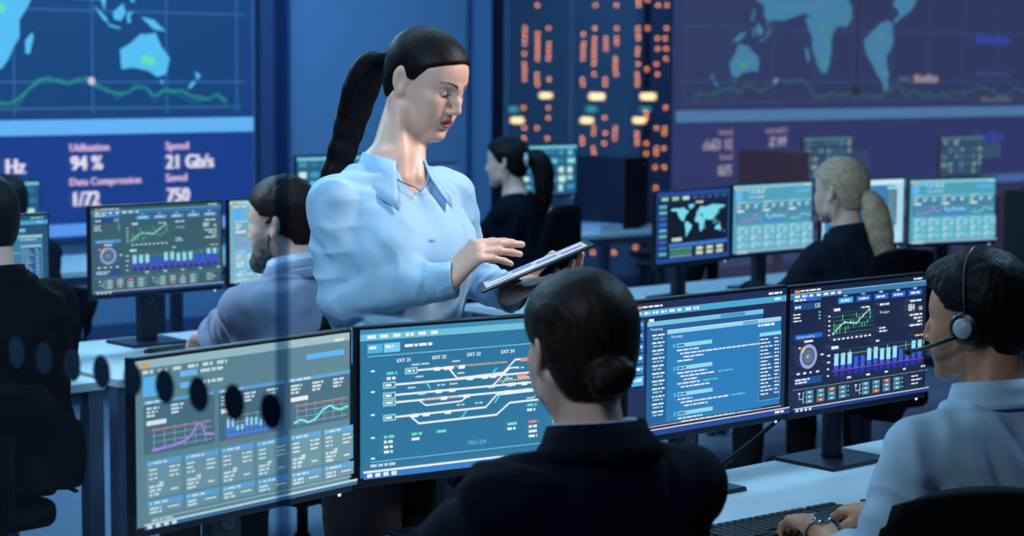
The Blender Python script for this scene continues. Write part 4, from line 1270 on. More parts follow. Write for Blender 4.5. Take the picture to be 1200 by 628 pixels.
    M = Matrix(np.stack([sd, d, up], 1).tolist()).to_4x4() @ Matrix.Translation((0, 0, 0.030))
    MB().lathe([(0, 0), (0.019, 0), (0.020, 0.004), (0.018, 0.0085), (0.0165, 0.0085)], 24, M).build('watch_case', mat('watch_case_steel', (160, 166, 178), 0.22, 0.95), wt)
    MB().lathe([(0.0168, 0.0078), (0.0, 0.0078)], 24, M).build('dial', mat('blue_dial', (18, 40, 96), 0.2), wt)
    # headset
    hs = empty('headset', 'black headset with grey ear cup and boom microphone on the man at the near desk', 'headset', tuple(np.array(root) + J['head']))
    hk = mat('black_headset_plastic', (10, 10, 14), 0.35)
    band = [tuple(R @ (np.array((0.092 * math.cos(a), -0.016 + 0.012 * math.sin(a), 0.002 + 0.138 * math.sin(a))) * s)) for a in np.linspace(-0.05, PI + 0.05, 25)]
    MB().tube(band, 0.0085, 10, flat=0.5).build('headband', hk, hs)
    for q in (-1, 1):
        M = Matrix.Translation(Vector(R @ (np.array((q * 0.086, -0.012, -0.004)) * s))) @ Matrix(R.tolist()).to_4x4() @ Matrix.Rotation(q * PI / 2, 4, 'Y')
        e = MB().lathe([(0, -0.006), (0.032, -0.006), (0.034, 0.0), (0.033, 0.010), (0.026, 0.016), (0, 0.017)], 26, M).build('ear_cup', hk, hs)
        MB().lathe([(0.0, 0.018), (0.019, 0.018), (0.0205, 0.021), (0.017, 0.027), (0, 0.029)], 26, M).build('cap', mat('grey_headset_cap', (176, 184, 196), 0.35), e)
    boom = [tuple(R @ (np.array(p) * s)) for p in ((-0.100, -0.004, -0.016), (-0.104, 0.020, -0.026), (-0.098, 0.060, -0.040), (-0.078, 0.100, -0.050), (-0.056, 0.122, -0.054))]
    MB().tube(boom, [0.0062, 0.005, 0.0042, 0.0042, 0.0042], 10).build('microphone_boom', hk, hs)
    p = np.array(boom[-1]); dd = nrm(np.array(boom[-1]) - np.array(boom[-2]))
    MB().tube([tuple(p - dd * 0.006), tuple(p), tuple(p + dd * 0.014), tuple(p + dd * 0.018)], [0.005, 0.0085, 0.0085, 0.004], 12).build('microphone', hk, hs)

    # bearded man in the second row
    s = 1.10
    root, J, R = seated(hp(331, 262, 6.25), math.radians(8), math.radians(28), s, lean=0.10, male=True, hands={'L': np.array((3.74, 5.69, 0.79)), 'R': np.array((3.98, 5.66, 0.79))}, head_pitch=-0.10, seat=0.47)
    seat_for(root, math.radians(8), 'dark office chair behind the bearded man, beside the standing woman', 0.54)
    hd = {'L': ((0.0, 1, -0.1), (0, 0, 1), 1, dict(curls=TYPE)), 'R': ((-0.1, 1, -0.1), (0, 0, 1), -1, dict(curls=TYPE))}
    o = skin_of(root, J, 'person', 'bearded man in a grey-blue jacket seated before the wide dashboard screen', SKINS['light'], R, s, True, 0.005, hd, stubble=lin(90, 66, 58))
    def pads2(S):
        for q in 'LR': S.ell(J['sh' + q] + np.array((0, 0, 0.006)), (0.072, 0.068, 0.046), k=0.04)
    garment(J, s, True, 0.0055, o, 'jacket', CLOTH['grey'], infl=0.022, arm_infl=0.028, seed=31, wrinkle=0.0045, arm_fold=0.003, neck_r=0.064, extra=pads2, cuff=0.02)
    collar(o, J, s, CLOTH['grey'], ra=0.080, rb=0.078, h=0.034, fall=0.040, gap=0.7, name='jacket_collar', thick=0.006, off=(0, 0, 0.006))
    collar(o, J, s, CLOTH['paleblue'], ra=0.068, rb=0.068, h=0.046, fall=0.030, gap=0.45, name='shirt_collar', off=(0, 0, 0.012))
    trousers(J, s, 0.010, o, CLOTH['trouser'], True); shoes(J, s, 0.010, o)
    S = SDF(); hair_cap(S, R, J['head'], s, thick=0.010, male=True, rough=0.0022, top=0.010, line=[(0.100, 0.088), (0.078, 0.074), (0.046, 0.050), (0.030, 0.030), (0.024, 0.006), (0.012, -0.016), (0.002, -0.020), (-0.006, 0.022), (-0.036, 0.004), (-0.048, -0.040), (-0.060, -0.072)])
    hair_mesh(o, S, 0.0045, HM['brown'], amp=0.0008, tuft=0.0005)
    S = SDF(); S.frame(R, J['head']); v = lambda *a: tuple(np.array(a) * s)
    for q in (-1, 1):
        S.cone(v(q * 0.060, 0.010, -0.030), v(q * 0.052, 0.030, -0.075), 0.013 * s, 0.018 * s, k=0.015)
        S.cone(v(q * 0.052, 0.030, -0.075), v(q * 0.016, 0.082, -0.108), 0.018 * s, 0.024 * s, k=0.02)
        S.cone(v(q * 0.004, 0.093, -0.0465), v(q * 0.030, 0.076, -0.058), 0.006 * s, 0.007 * s, k=0.008)
        S.cone(v(q * 0.030, 0.076, -0.058), v(q * 0.026, 0.080, -0.095), 0.008 * s, 0.014 * s, k=0.012)
    S.ell(v(0, 0.078, -0.112), v(0.030, 0.026, 0.026), k=0.02)
    S.frame(); hair_mesh(o, S, 0.0045, HM['greying'], 'beard', amp=0.0008)

    # blonde woman with a pony tail
    s = 1.10
    root, J, R = seated(hp(985, 224, 7.9), math.radians(-6), math.radians(1), s, lean=0.08, hands={'L': np.array((6.20, 5.40, 0.80)), 'R': np.array((6.50, 5.36, 0.80))}, head_pitch=-0.06, seat=0.47, shw=None)
    seat_for(root, math.radians(-6), 'dark office chair of the blonde woman', 0.56)
    hd = {'L': ((0.0, 1, -0.1), (0, 0, 1), 1, dict(curls=TYPE)), 'R': ((-0.1, 1, -0.1), (0, 0, 1), -1, dict(curls=TYPE))}
    o = skin_of(root, J, 'person', 'woman with a long blonde pony tail in a dark jacket before a curve of screens', SKINS['fair'], R, s, False, 0.0055, hd)
    garment(J, s, False, 0.006, o, 'jacket', CLOTH['slate'], infl=0.020, arm_infl=0.026, seed=41, wrinkle=0.005, neck_r=0.060)
    collar(o, J, s, CLOTH['slate'], ra=0.072, rb=0.070, h=0.030, fall=0.036, gap=0.75, name='jacket_collar', thick=0.006)
    trousers(J, s, 0.010, o, CLOTH['trouser']); shoes(J, s, 0.010, o)
    S = SDF(); hair_cap(S, R, J['head'], s, thick=0.010, line=[(0.104, 0.082), (0.080, 0.074), (0.040, 0.046), (0.026, 0.026), (0.012, 0.010), (-0.014, 0.006), (-0.034, -0.030), (-0.055, -0.070)])
    hair_mesh(o, S, 0.005, HM['blonde'])
    hb = J['head'] + R @ np.array((0, -0.106, -0.022)) * s
    S = SDF(); P = bez(hb, hb + R @ np.array((0.015, -0.055, 0.0)), hb + R @ np.array((0.030, -0.045, -0.15)), hb + R @ np.array((0.045, -0.060, -0.37)), 9)
    S.chain(P, [0.022, 0.032, 0.041, 0.048, 0.052, 0.053, 0.050, 0.042, 0.020], k=0.015)
    hair_mesh(o, S, 0.006, HM['blonde'], 'pony_tail', amp=0.0012)
    S = SDF(); S.cone(P[0], P[1], 0.026, 0.030); V, Q = S.mesh(0.005); np_mesh('hair_band', V, Q, CLOTH['black'], o)

    # woman by the night window
    s = 1.10
    root, J, R = seated(hp(594, 190, 10.4), math.radians(20), math.radians(25), s, lean=0.08, hands={'L': at(560, 276, 10.75), 'R': at(572, 276, 10.75)}, head_pitch=-0.08, seat=0.47)
    seat_for(root, math.radians(20), 'dark office chair of the woman by the city window', 0.54)
    hd = {'L': ((-0.4, 1, -0.1), (0, 0, 1), 1, dict(curls=REST)), 'R': ((-0.4, 1, -0.1), (0, 0, 1), -1, dict(curls=REST))}
    o = skin_of(root, J, 'person', 'dark-haired woman in a black top seated in front of the city window', SKINS['light'], R, s, False, 0.007, hd)
    garment(J, s, False, 0.0075, o, 'top', CLOTH['navy'], infl=0.016, arm_infl=0.020, seed=51, wrinkle=0.005, neck_r=0.062, cuff=-0.12)
    trousers(J, s, 0.012, o, CLOTH['trouser']); shoes(J, s, 0.012, o)
    S = SDF(); hair_cap(S, R, J['head'], s, thick=0.012, line=[(0.104, 0.082), (0.080, 0.074), (0.044, 0.046), (0.032, 0.026), (0.018, 0.000), (-0.012, -0.010), (-0.034, -0.050), (-0.055, -0.080)])
    hb = J['head'] + R @ np.array((0, -0.112, 0.020)) * s
    P = bez(hb, hb + R @ np.array((0.02, -0.09, 0.01)), hb + R @ np.array((0.03, -0.075, -0.12)), hb + R @ np.array((0.02, -0.055, -0.30)), 8)
    S.chain(P, [0.030, 0.040, 0.050, 0.054, 0.054, 0.050, 0.040, 0.020], k=0.02)
    hair_mesh(o, S, 0.006, HM['black'], amp=0.001)
    S = SDF(); S.frame(R, J['head']); S.chain([(-0.040, -0.128, 0.036), (-0.052, -0.132, 0.010), (-0.046, -0.130, -0.020)], [0.008, 0.011, 0.007]); S.frame()
    V, Q = S.mesh(0.004); np_mesh('hair_clip', V, Q, CLOTH['white'], o)

    # man at the far left, only his back in the picture
    s = 1.06
    root, J, R = seated(hp(-21, 262, 5.72), math.radians(4), math.radians(16), s, lean=0.05, male=True, hands={'L': np.array((2.52, 5.75, 0.80)), 'R': np.array((2.95, 5.72, 0.80))}, head_pitch=-0.08, seat=0.47, elbow_out=1.0)
    seat_for(root, math.radians(4), 'dark office chair at the left edge under the man seen from behind', 0.36, -0.13, 0.04)
    hd = {'L': ((0.0, 1, -0.1), (0, 0, 1), 1, dict(curls=TYPE)), 'R': ((-0.1, 1, -0.1), (0, 0, 1), -1, dict(curls=TYPE))}
    o = skin_of(root, J, 'person', 'man in a black jacket seen from behind, cut off by the left edge', SKINS['light'], R, s, True, 0.006, hd)
    garment(J, s, True, 0.0065, o, 'jacket', CLOTH['black'], infl=0.024, arm_infl=0.034, seed=61, wrinkle=0.006, neck_r=0.066, cuff=0.0, bulk=1.06)
    collar(o, J, s, CLOTH['black'], ra=0.078, rb=0.076, h=0.036, fall=0.040, gap=0.7, name='jacket_collar', thick=0.006)
    trousers(J, s, 0.010, o, CLOTH['trouser'], True); shoes(J, s, 0.010, o)
    S = SDF(); hair_cap(S, R, J['head'], s, thick=0.010, male=True, rough=0.0022, top=0.010, line=[(0.100, 0.088), (0.078, 0.074), (0.046, 0.050), (0.030, 0.030), (0.024, 0.006), (0.012, -0.016), (0.002, -0.020), (-0.006, 0.022), (-0.036, 0.004), (-0.048, -0.040), (-0.060, -0.072)])
    hair_mesh(o, S, 0.006, HM['black'])

    # somebody farther off behind the left screen
    s = 1.0
    root, J, R = seated(hp(8, 241, 9.0), math.radians(10), math.radians(-5), s, lean=0.12, male=True, seat=0.47, head_pitch=-0.1, neck_up=0.145)
    seat_for(root, math.radians(10), 'dark office chair of the low person under the wall display', 0.26)
    hd = {'L': ((0.0, 1, -0.1), (0, 0, 1), 1, dict(curls=REST)), 'R': ((0, 1, -0.1), (0, 0, 1), -1, dict(curls=REST))}
    o = skin_of(root, J, 'person', 'dark-haired person low behind the leftmost screen, under the wall display', SKINS['light'], R, s, True, 0.009, hd, eye=0)
    garment(J, s, True, 0.009, o, 'jumper', CLOTH['navy'], infl=0.016, arm_infl=0.020, seed=71, wrinkle=0.004, neck_r=0.064)
    trousers(J, s, 0.014, o, CLOTH['trouser'], True); shoes(J, s, 0.014, o)
    S = SDF(); hair_cap(S, R, J['head'], s, thick=0.014, male=True, top=0.010, line=[(0.100, 0.088), (0.078, 0.074), (0.046, 0.050), (0.030, 0.030), (0.024, 0.006), (0.012, -0.016), (0.002, -0.020), (-0.006, 0.022), (-0.036, 0.004), (-0.048, -0.040), (-0.060, -0.072)])
    hair_mesh(o, S, 0.008, HM['black'])
# ------------------------------------------------------------------ the room
XR, YB, ZC = 9.46, 10.9, 3.3
XL, YF = -3.2, -2.2
WALL = mat('painted_wall', (118, 150, 184), 0.8, bump=0.1, bscale=60)
TRIM = mat('dark_wall_trim', (70, 84, 124), 0.6)
FLOOR = mat('floor_vinyl', (124, 138, 158), 0.22, var=0.10, vscale=3.0, bump=0.05, bscale=80)
DESK = mat('pale_desk_laminate', (196, 208, 216), 0.42, var=0.03, vscale=14, bump=0.02, bscale=300)
DMETAL = mat('grey_desk_steel', (84, 98, 124), 0.45, 0.3)
BLACKP = mat('black_plastic', (10, 11, 16), 0.5, bump=0.05, bscale=700, spec=0.25)
BEZEL = mat('dark_monitor_plastic', (14, 17, 28), 0.38)
STAND = mat('dark_stand_metal', (36, 44, 62), 0.38, 0.4)

def glass_mat(name, refl, tint=(1, 1, 1, 1), haze=0.0, haze_col=(0.5, 0.6, 0.7, 1)):
    m = bpy.data.materials.new(name); m.use_nodes = True; nt = m.node_tree; nt.nodes.clear()
    o = nt.nodes.new('ShaderNodeOutputMaterial'); t = nt.nodes.new('ShaderNodeBsdfTransparent'); g = nt.nodes.new('ShaderNodeBsdfGlossy')
    t.inputs[0].default_value = tint; g.inputs['Roughness'].default_value = 0.0; g.inputs['Color'].default_value = (1, 1, 1, 1)
    mx = nt.nodes.new('ShaderNodeMixShader'); mx.inputs[0].default_value = refl
    nt.links.new(t.outputs[0], mx.inputs[1]); nt.links.new(g.outputs[0], mx.inputs[2]); out = mx
    if haze:
        d = nt.nodes.new('ShaderNodeBsdfDiffuse'); d.inputs[0].default_value = haze_col
        m2 = nt.nodes.new('ShaderNodeMixShader'); m2.inputs[0].default_value = haze
        nt.links.new(mx.outputs[0], m2.inputs[1]); nt.links.new(d.outputs[0], m2.inputs[2]); out = m2
    nt.links.new(out.outputs[0], o.inputs[0])
    return m

def build_room():
    struct('floor', MB().box(XL, XR, YF, YB, -0.1, 0.0), FLOOR)
    struct('ceiling', MB().box(XL, XR + 0.2, YF, YB + 0.2, ZC, ZC + 0.1), mat('dark_ceiling', (40, 48, 70), 0.9))
    struct('wall_back', MB().box(XL, XR + 0.2, YB, YB + 0.15, -0.1, ZC), WALL)
    struct('wall_left', MB().box(XL - 0.15, XL, YF, YB + 0.15, -0.1, ZC), TRIM)
    struct('wall_front', MB().box(XL - 0.15, XR + 0.2, YF - 0.15, YF, -0.1, ZC), TRIM)
    struct('wall_right', MB().box(XR, XR + 0.15, 10.72, YB, -0.1, ZC), WALL)
    struct('trim_1', MB().box(7.53, 7.765, YB - 0.07, YB, 0, ZC, 0.006), TRIM)
    struct('trim_2', MB().box(9.36, 9.40, YB - 0.02, YB, 0, ZC, 0.003), TRIM)
    struct('baseboard_back', MB().box(XL, XR, YB - 0.018, YB, 0, 0.09, 0.004), TRIM)
    # floor to ceiling night window along the right side
    gl = glass_mat('window_glass', 0.20, (0.86, 0.90, 0.96, 1))
    w = empty('window_1', 'tall night window along the right wall, city lights outside', 'window', (XR, 4.3, 0)); w['kind'] = 'structure'; del w['category']
    fr = MB()
    for y in (YF + 0.03, 1.0, 4.2, 10.69): fr.box(-0.02, 0.05, y - 4.3 - 0.025, y - 4.3 + 0.025, 0, ZC)
    fr.box(-0.02, 0.05, YF - 4.3, 10.72 - 4.3, 0, 0.06); fr.box(-0.02, 0.05, YF - 4.3, 10.72 - 4.3, ZC - 0.06, ZC)
    fr.build('window_frame', mat('window_frame_metal', (26, 32, 52), 0.4, 0.5), w)
    MB().box(0.012, 0.014, YF - 4.3, 10.70 - 4.3, 0.03, ZC - 0.03).build('glass', gl, w)

def build_city():
    fac = mat('dark_facade', (14, 20, 40), 0.8)
    warm = emit_mat('warm_window_light', (255, 150, 84), 7.0)
    white = emit_mat('pale_window_light', (255, 206, 140), 4.0)
    teal = emit_mat('teal_sign_light', (90, 200, 200), 1.0)
    D = 900.0
    base = at(690, 150, D)
    n = view_to_room(0, -1, 0); r = view_to_room(1, 0, 0)
    rz = math.atan2(r[1], r[0])
    ppm = FPX / D
    towers = [(584, 666, 'dark office tower seen through the night window, nearest the corner of the room', [590, 613, 628, 641, 656], 1),
              (672, 735, 'dark office tower in the middle of the night window', [681, 694, 707, 719], 2),
              (740, 786, 'dark office tower in the night window, beside the wide reflection', [744, 755, 767, 777], 3)]
    for x0, x1, lab, cols, sd in towers:
        rs = random.Random(sd * 17)
        cx = (x0 + x1) / 2; o = at(cx, 300, D)
        t = empty('office_tower', lab, 'building', (o[0], o[1], -400 + 0), rz, 'towers outside the window')
        def loc(px, py): p = at(px, py, D); return (px - cx) / ppm, p[2] + 400
        zt = loc(cx, -80)[1]
        MB().box(-(x1 - x0) / 2 / ppm, (x1 - x0) / 2 / ppm, 0.6, 40, 0, zt).build('facade', fac, t)
        w0 = None
        def win(px, py, wpx, hpx, m, nm='lit_window'):
            X, Z = loc(px, py)
            me_o = MB().box(-wpx / 2 / ppm, wpx / 2 / ppm, -0.3, 0.6, -hpx / 2 / ppm, hpx / 2 / ppm).build(nm, m, t, (X, 0, Z))
            return me_o
        first = win(cols[0], 40, 2.2, 2.2, warm); n_ = 1
        def rep(px, py):
            X, Z = loc(px, py); c = first.copy(); COL.objects.link(c); c.parent = t; c.location = (X, 0, Z)
        for i, c in enumerate(cols):
            for band, (ya, yb, pr) in enumerate(((0, 10, .35), (33, 104, .60), (126, 142, .35), (150, 182, .5), (196, 250, .16), (284, 302, .4))):
                y = ya
                while y < yb:
                    if rs.random() < pr and n_ < 58: rep(c + rs.uniform(-0.8, 0.8), y); n_ += 1
                    y += 6.0
        if sd != 1: win(cx - 6, 113, 17, 6.5, white)
        win(cols[1] - 8, 141, 14, 5.5, white); win(cols[0] + 10, 128, 12, 5, teal, 'lit_sign')
        if sd == 1: win(638, 112, 14, 5, white)

def wall_display():
    x0, x1, z0, z1 = 1.9, 7.465, 0.655, 3.12
    W, H = x1 - x0, z1 - z0
    t = empty('wall_display', 'huge blue wall display with a world map and large figures', 'display', ((x0 + x1) / 2, YB - 0.03, z0))
    MB().box(-W / 2 - 0.03, W / 2 + 0.03, -0.02, 0.028, -0.02, H + 0.03, 0.006).build('display_frame', mat('display_frame_metal', (120, 132, 176), 0.4, 0.3), t)
    u = UI(W, H, eps=0.0004)
    X = lambda x: (x - x0) / W
    Z = lambda z: (z1 - z) / H
    def R(xa, za, xb, zb, c): u.rect(X(xa), Z(zb), (xb - xa) / W, (zb - za) / H, c)
    R(x0, z0, x1, z1, (20, 62, 124))
    R(x0, z0, x1, 1.28, (24, 58, 134))
    R(x0, 1.40, x1 - 0.05, z1, (20, 64, 118))
    g = (48, 100, 160)
    for k in range(11): R(5.75 + (k - 7) * 0.53, 1.41, 5.762 + (k - 7) * 0.53, z1, g)
    for z in (2.035, 1.60, 2.47, 2.90): R(x0, z, x1 - 0.05, z + 0.012, g)
    R(x0, 1.44, 7.38, 1.452, (60, 100, 150))
    mx = lambda lon: X(6.66 + (lon - 134) * 0.0092); 
    sx = 0.0092 / W; sy = 0.0099 / H
    world_map(u, X(6.66 - 134 * 0.0092), Z(1.775 + 25 * 0.0099), sx, sy, (88, 190, 238))
    for lon, lat in ((138, -29), (133, -28), (27, 2), (20, -8), (22, -25), (-60, -3), (-70, -35), (10, 48), (100, 30), (-95, 38)):
        u.disc(mx(lon), Z(1.775 + (lat + 25) * 0.0099), 0.012, (96, 226, 176)); 
    r = random.Random(12); P = []; z = 1.52
    for k in range(70):
        P.append((X(2.6 + k * 0.0675), Z(z))); z = min(1.63, max(1.475, z + r.uniform(-0.06, 0.06)))
    u.line(P, 0.0075, (40, 138, 130))
    P2 = [(a, b + r.uniform(-0.012, 0.016)) for a, b in P]
    u.line(P2, 0.004, (34, 110, 130))
    R(6.965, 1.655, 6.995, 1.685, (206, 190, 216)) if False else u.disc(X(6.27), Z(1.612), 0.010, (214, 196, 222))
    R(x0, 1.285, x1, 1.378, (104, 178, 240)); R(x0, z0 + 0.01, x1, z0 + 0.085, (92, 150, 232))
    wh, pk = (246, 232, 246), (226, 190, 222)
    def T(s, px, py, hm, c, sxx=1.0, bold=0.08):
        p = plane_y(px, py, YB); u.text(s, X(p[0]), Z(p[2]), hm / H, c, sxx, bold=bold)
    T('Utilisation', 74, 177, 0.068, pk); T('94 %', 75, 199, 0.125, wh, 0.9, 0.12); T('Data Compression', 74, 217, 0.066, pk); T('1/72', 75, 241, 0.125, wh, 0.9, 0.12)
    T('Speed', 186, 175, 0.072, pk); T('21 Gb/s', 186, 197, 0.125, wh, 0.9, 0.12); T('Saved', 186, 212, 0.070, pk); T('750', 187, 236, 0.125, wh, 0.9, 0.12)
    T('Hz', -2, 203, 0.125, wh, 0.9, 0.12)
    for xx, zz, ww, hh, c in ((4.05, 1.60, 0.36, 0.07, (240, 206, 220)), (4.46, 1.61, 0.16, 0.04, (120, 140, 180)), (2.95, 1.95, 0.55, 0.09, (40, 90, 230)), (3.00, 1.05, 0.50, 0.09, (40, 90, 230)), (2.9, 1.42, 0.5, 0.05, (130, 130, 150)), (2.9, 1.66, 0.6, 0.04, (60, 96, 170)), (3.05, 0.9, 0.30, 0.16, (60, 120, 150))):
        for k in range(4): R(xx + k * ww / 4, zz, xx + k * ww / 4 + ww / 4.6, zz + hh * (0.75 + 0.25 * (k % 2)), c)
    u.build('screen', t, m=display_mat('wall_display_light', 1.12), M=Matrix.Translation((0, -0.0205, H / 2)) @ Matrix.Rotation(PI / 2, 4, 'X'))
    return t

def partition():
    """glass partition close to the camera, with a row of dark safety dots"""
    Xg = 1.38
    t = empty('glass_partition', 'clear glass partition near the camera with a row of dark dots', 'partition', (Xg, 2.4, 0))
    MB().box(-0.005, 0.005, 1.945 - 2.4, 3.6 - 2.4, 0.01, ZC - 0.01).build('glass_pane', glass_mat('partition_glass', 0.030, (0.93, 0.97, 0.99, 1), 0.005, (0.45, 0.75, 0.95, 1)), t)
    MB().box(-0.006, 0.006, 1.938 - 2.4, 1.950 - 2.4, 0, ZC).build('edge_seal', glass_mat('seal_glass', 0.02, (0.52, 0.62, 0.72, 1)), t)
    MB().box(-0.02, 0.02, 1.938 - 2.4, 3.6 - 2.4, 0.0, 0.02, 0.003).build('floor_rail', DMETAL, t)
    dm = mat('navy_vinyl', (56, 84, 112), 1.0, spec=0.0)
    M = Matrix.Rotation(-PI / 2, 4, 'Y')
    d0 = None
    y = 1.961
    for i in range(20):
        if d0 is None:
            d0 = MB().lathe([(0, 0), (0.0228, 0), (0.0228, 0.0006), (0, 0.0006)], 36, M, smooth=False).build('dot', dm, t, (-0.0052, y - 2.4, 1.303)); o = d0
        else:
            o = d0.copy(); COL.objects.link(o); o.parent = t; o.location = (-0.0052, y - 2.4, 1.303)
        y += 0.0795
# ------------------------------------------------------------------ furniture and equipment
def desk(x0, x1, y0, y1, label, group=None, z=0.73, rz=0.0):
    cx, cy = (x0 + x1) / 2, (y0 + y1) / 2; w, d = (x1 - x0) / 2, (y1 - y0) / 2
    t = empty('desk', label, 'desk', (cx, cy, 0), rz, group)
    MB().box(-w, w, -d, d, z - 0.028, z, 0.003).build('desktop', DESK, t)
    for sx in (-1, 1):
        for sy in (-1, 1):
            X, Y = sx * (w - 0.030), sy * (d - 0.035)
            l = MB().box(X - 0.027, X + 0.027, Y - 0.027, Y + 0.027, 0.012, z - 0.028, 0.002).build('leg', DMETAL, t)
            MB().lathe([(0.02, 0), (0.022, 0.006), (0.012, 0.013)], 14, Matrix.Translation((X, Y, 0))).build('foot', BLACKP, l)
    b = MB().box(-w + 0.06, w - 0.06, d - 0.06, d - 0.03, z - 0.09, z - 0.03).box(-w + 0.06, w - 0.06, -d + 0.03, -d + 0.06, z - 0.07, z - 0.03)
    for sx in (-1, 1): b.box(sx * (w - 0.030) - 0.015, sx * (w - 0.030) + 0.015, -d + 0.06, d - 0.06, z - 0.08, z - 0.03)
    b.build('frame', DMETAL, t)
    tr = MB().box(-w * 0.5, w * 0.5, d - 0.19, d - 0.08, z - 0.14, z - 0.128).box(-w * 0.5, w * 0.5, d - 0.085, d - 0.075, z - 0.14, z - 0.03)
    tr.build('cable_tray', DMETAL, t)
    return t

LED = None
def monitor(cx, cy, cz, yaw, ui, label, group=None, desk_z=0.73, stand='flat', led=(150, 190, 255), big=1.0, off=False):
    """cx, cy, cz = middle of the lit panel; the thing's origin lies on the desk under the stand"""
    a = math.radians(yaw); n = Vector((-math.sin(a), math.cos(a), 0)) * 0.085
    t = empty('monitor', label, 'monitor', (cx + n.x, cy + n.y, desk_z), a, group)
    h = cz - desk_z; W, H = W24 * big, H24 * big
    w2, zt, zb = W / 2 + 0.007, h + H / 2 + 0.007, h - H / 2 - 0.019
    hs = MB().box(-w2, w2, -0.0835, -0.062, zb, zt, 0.0025)
    hs.box(-w2 * 0.62, w2 * 0.62, -0.064, -0.038, h - 0.11, h + 0.09, 0.012)
    hs.build('housing', BEZEL, t)
    MB().box(-w2 + 0.001, w2 - 0.001, -0.0850, -0.082, zb + 0.001, h - H / 2 - 0.001, 0.001).build('lower_bezel', mat('bezel_strip', (22, 28, 46), 0.35), t)
    if ui is not None:
        u = ui
        sc = u.build('screen', t, Matrix.Translation((0, -0.0838, h)) @ Matrix.Scale(big, 4) @ Matrix.Rotation(PI / 2, 4, 'X'))
    if stand == 'round':
        MB().lathe([(0.030, 0.008), (0.027, 0.02), (0.027, h - 0.01), (0.020, h)], 24, Matrix.Translation((0, -0.004, 0))).build('stand_neck', STAND, t)
    else:
        w = 0.036
        prof = [(-w, 0.008), (w, 0.008), (w, h + 0.02), (-w, h + 0.02)]
        MB().prism(prof, -0.022, 0.012, 0.004).build('stand_neck', STAND, t)
        M = Matrix.Translation((0, -0.0225, h - 0.19)) @ Matrix.Rotation(PI / 2, 4, 'X')
        MB().lathe([(0.013, 0), (0.019, 0.001), (0.019, 0.002), (0.013, 0.003)], 22, M).build('cable_ring', mat('ring_metal', (60, 70, 92), 0.3, 0.6), t)
    MB().box(-0.042, 0.042, -0.040, -0.0, h - 0.05, h + 0.05, 0.004).build('mount_plate', STAND, t)
    MB().prism([(-0.115, 0.0), (0.115, 0.0), (0.112, 0.011), (-0.112, 0.011)], -0.105, 0.085, 0.002).build('stand_base', STAND, t)
    MB().box(w2 - 0.040, w2 - 0.032, -0.0850, -0.083, zb - 0.004, zb + 0.001, 0.001).build('power_light', emit_mat('power_led', led, 2.2), t)
    return t

def chair(x, y, yaw, label, group=None, back_h=0.62, arms=True, seat=0.47):
    t = empty('office_chair', label, 'chair', (x, y, 0), math.radians(yaw), group)
    fab = CHAIR_FAB
    MB().box(-0.235, 0.235, -0.235, 0.255, seat - 0.085, seat, 0.035, 4).build('seat', fab, t)
    rows = []
    for i in range(13):
        v = i / 12; z = seat + 0.06 + v * (back_h - 0.06)
        yb = -0.245 - 0.035 * math.sin(v * 3.0 + 0.2) * 0.6 - 0.085 * v
        hw = 0.222 - 0.055 * max(0, v - 0.55) ** 1.2 * 2.2 - 0.02 * (1 - min(1, v * 4))
        rows.append([(hw * math.sin(q * 1.15) / math.sin(1.15), yb + 0.055 * (q * q), z - 0.03 * q * q * (v > 0.9)) for q in np.linspace(-1, 1, 11)])
    MB().sheet(rows, 0.055).build('backrest', fab, t)
    MB().tube([(0, -0.10, seat - 0.10), (0, -0.26, seat - 0.09), (0, -0.315, seat + 0.0), (0, -0.325, seat + 0.22)], 0.022, 10, flat=1.5).build('back_support', CHAIR_FAB, t)
    if arms:
        for q in (-1, 1):
            a = MB().tube([(q * 0.19, 0.0, seat - 0.09), (q * 0.285, 0.0, seat - 0.07), (q * 0.300, -0.01, seat + 0.04), (q * 0.300, -0.01, seat + 0.185)], 0.016, 10, flat=1.6).build('armrest', BLACKP, t)
            MB().box(q * 0.300 - 0.042, q * 0.300 + 0.042, -0.14, 0.12, seat + 0.185, seat + 0.215, 0.012, 3).build('arm_pad', BLACKP, a)
    MB().lathe([(0.026, 0.09), (0.026, 0.24), (0.018, 0.241), (0.018, seat - 0.10), (0.09, seat - 0.095), (0.09, seat - 0.075)], 18).build('gas_post', BLACKP, t)
    for k in range(5):
        b = 2 * PI * k / 5 + 0.3; d = Vector((math.cos(b), math.sin(b), 0))
        l = MB().tube([(0, 0, 0.105), tuple(d * 0.16 + Vector((0, 0, 0.098))), tuple(d * 0.30 + Vector((0, 0, 0.075)))], [0.026, 0.021, 0.015], 10).build('leg', BLACKP, t)
        c = d * 0.295; M = Matrix.Translation((c.x, c.y, 0.028)) @ Matrix.Rotation(b + 0.6, 4, 'Z') @ Matrix.Rotation(PI / 2, 4, 'X')
        MB().lathe([(0.0, -0.022), (0.022, -0.022), (0.028, -0.018), (0.028, -0.005), (0.016, -0.003), (0.016, 0.003), (0.028, 0.005), (0.028, 0.018), (0.022, 0.022), (0, 0.022)], 18, M).build('caster', BLACKP, l)
    return t

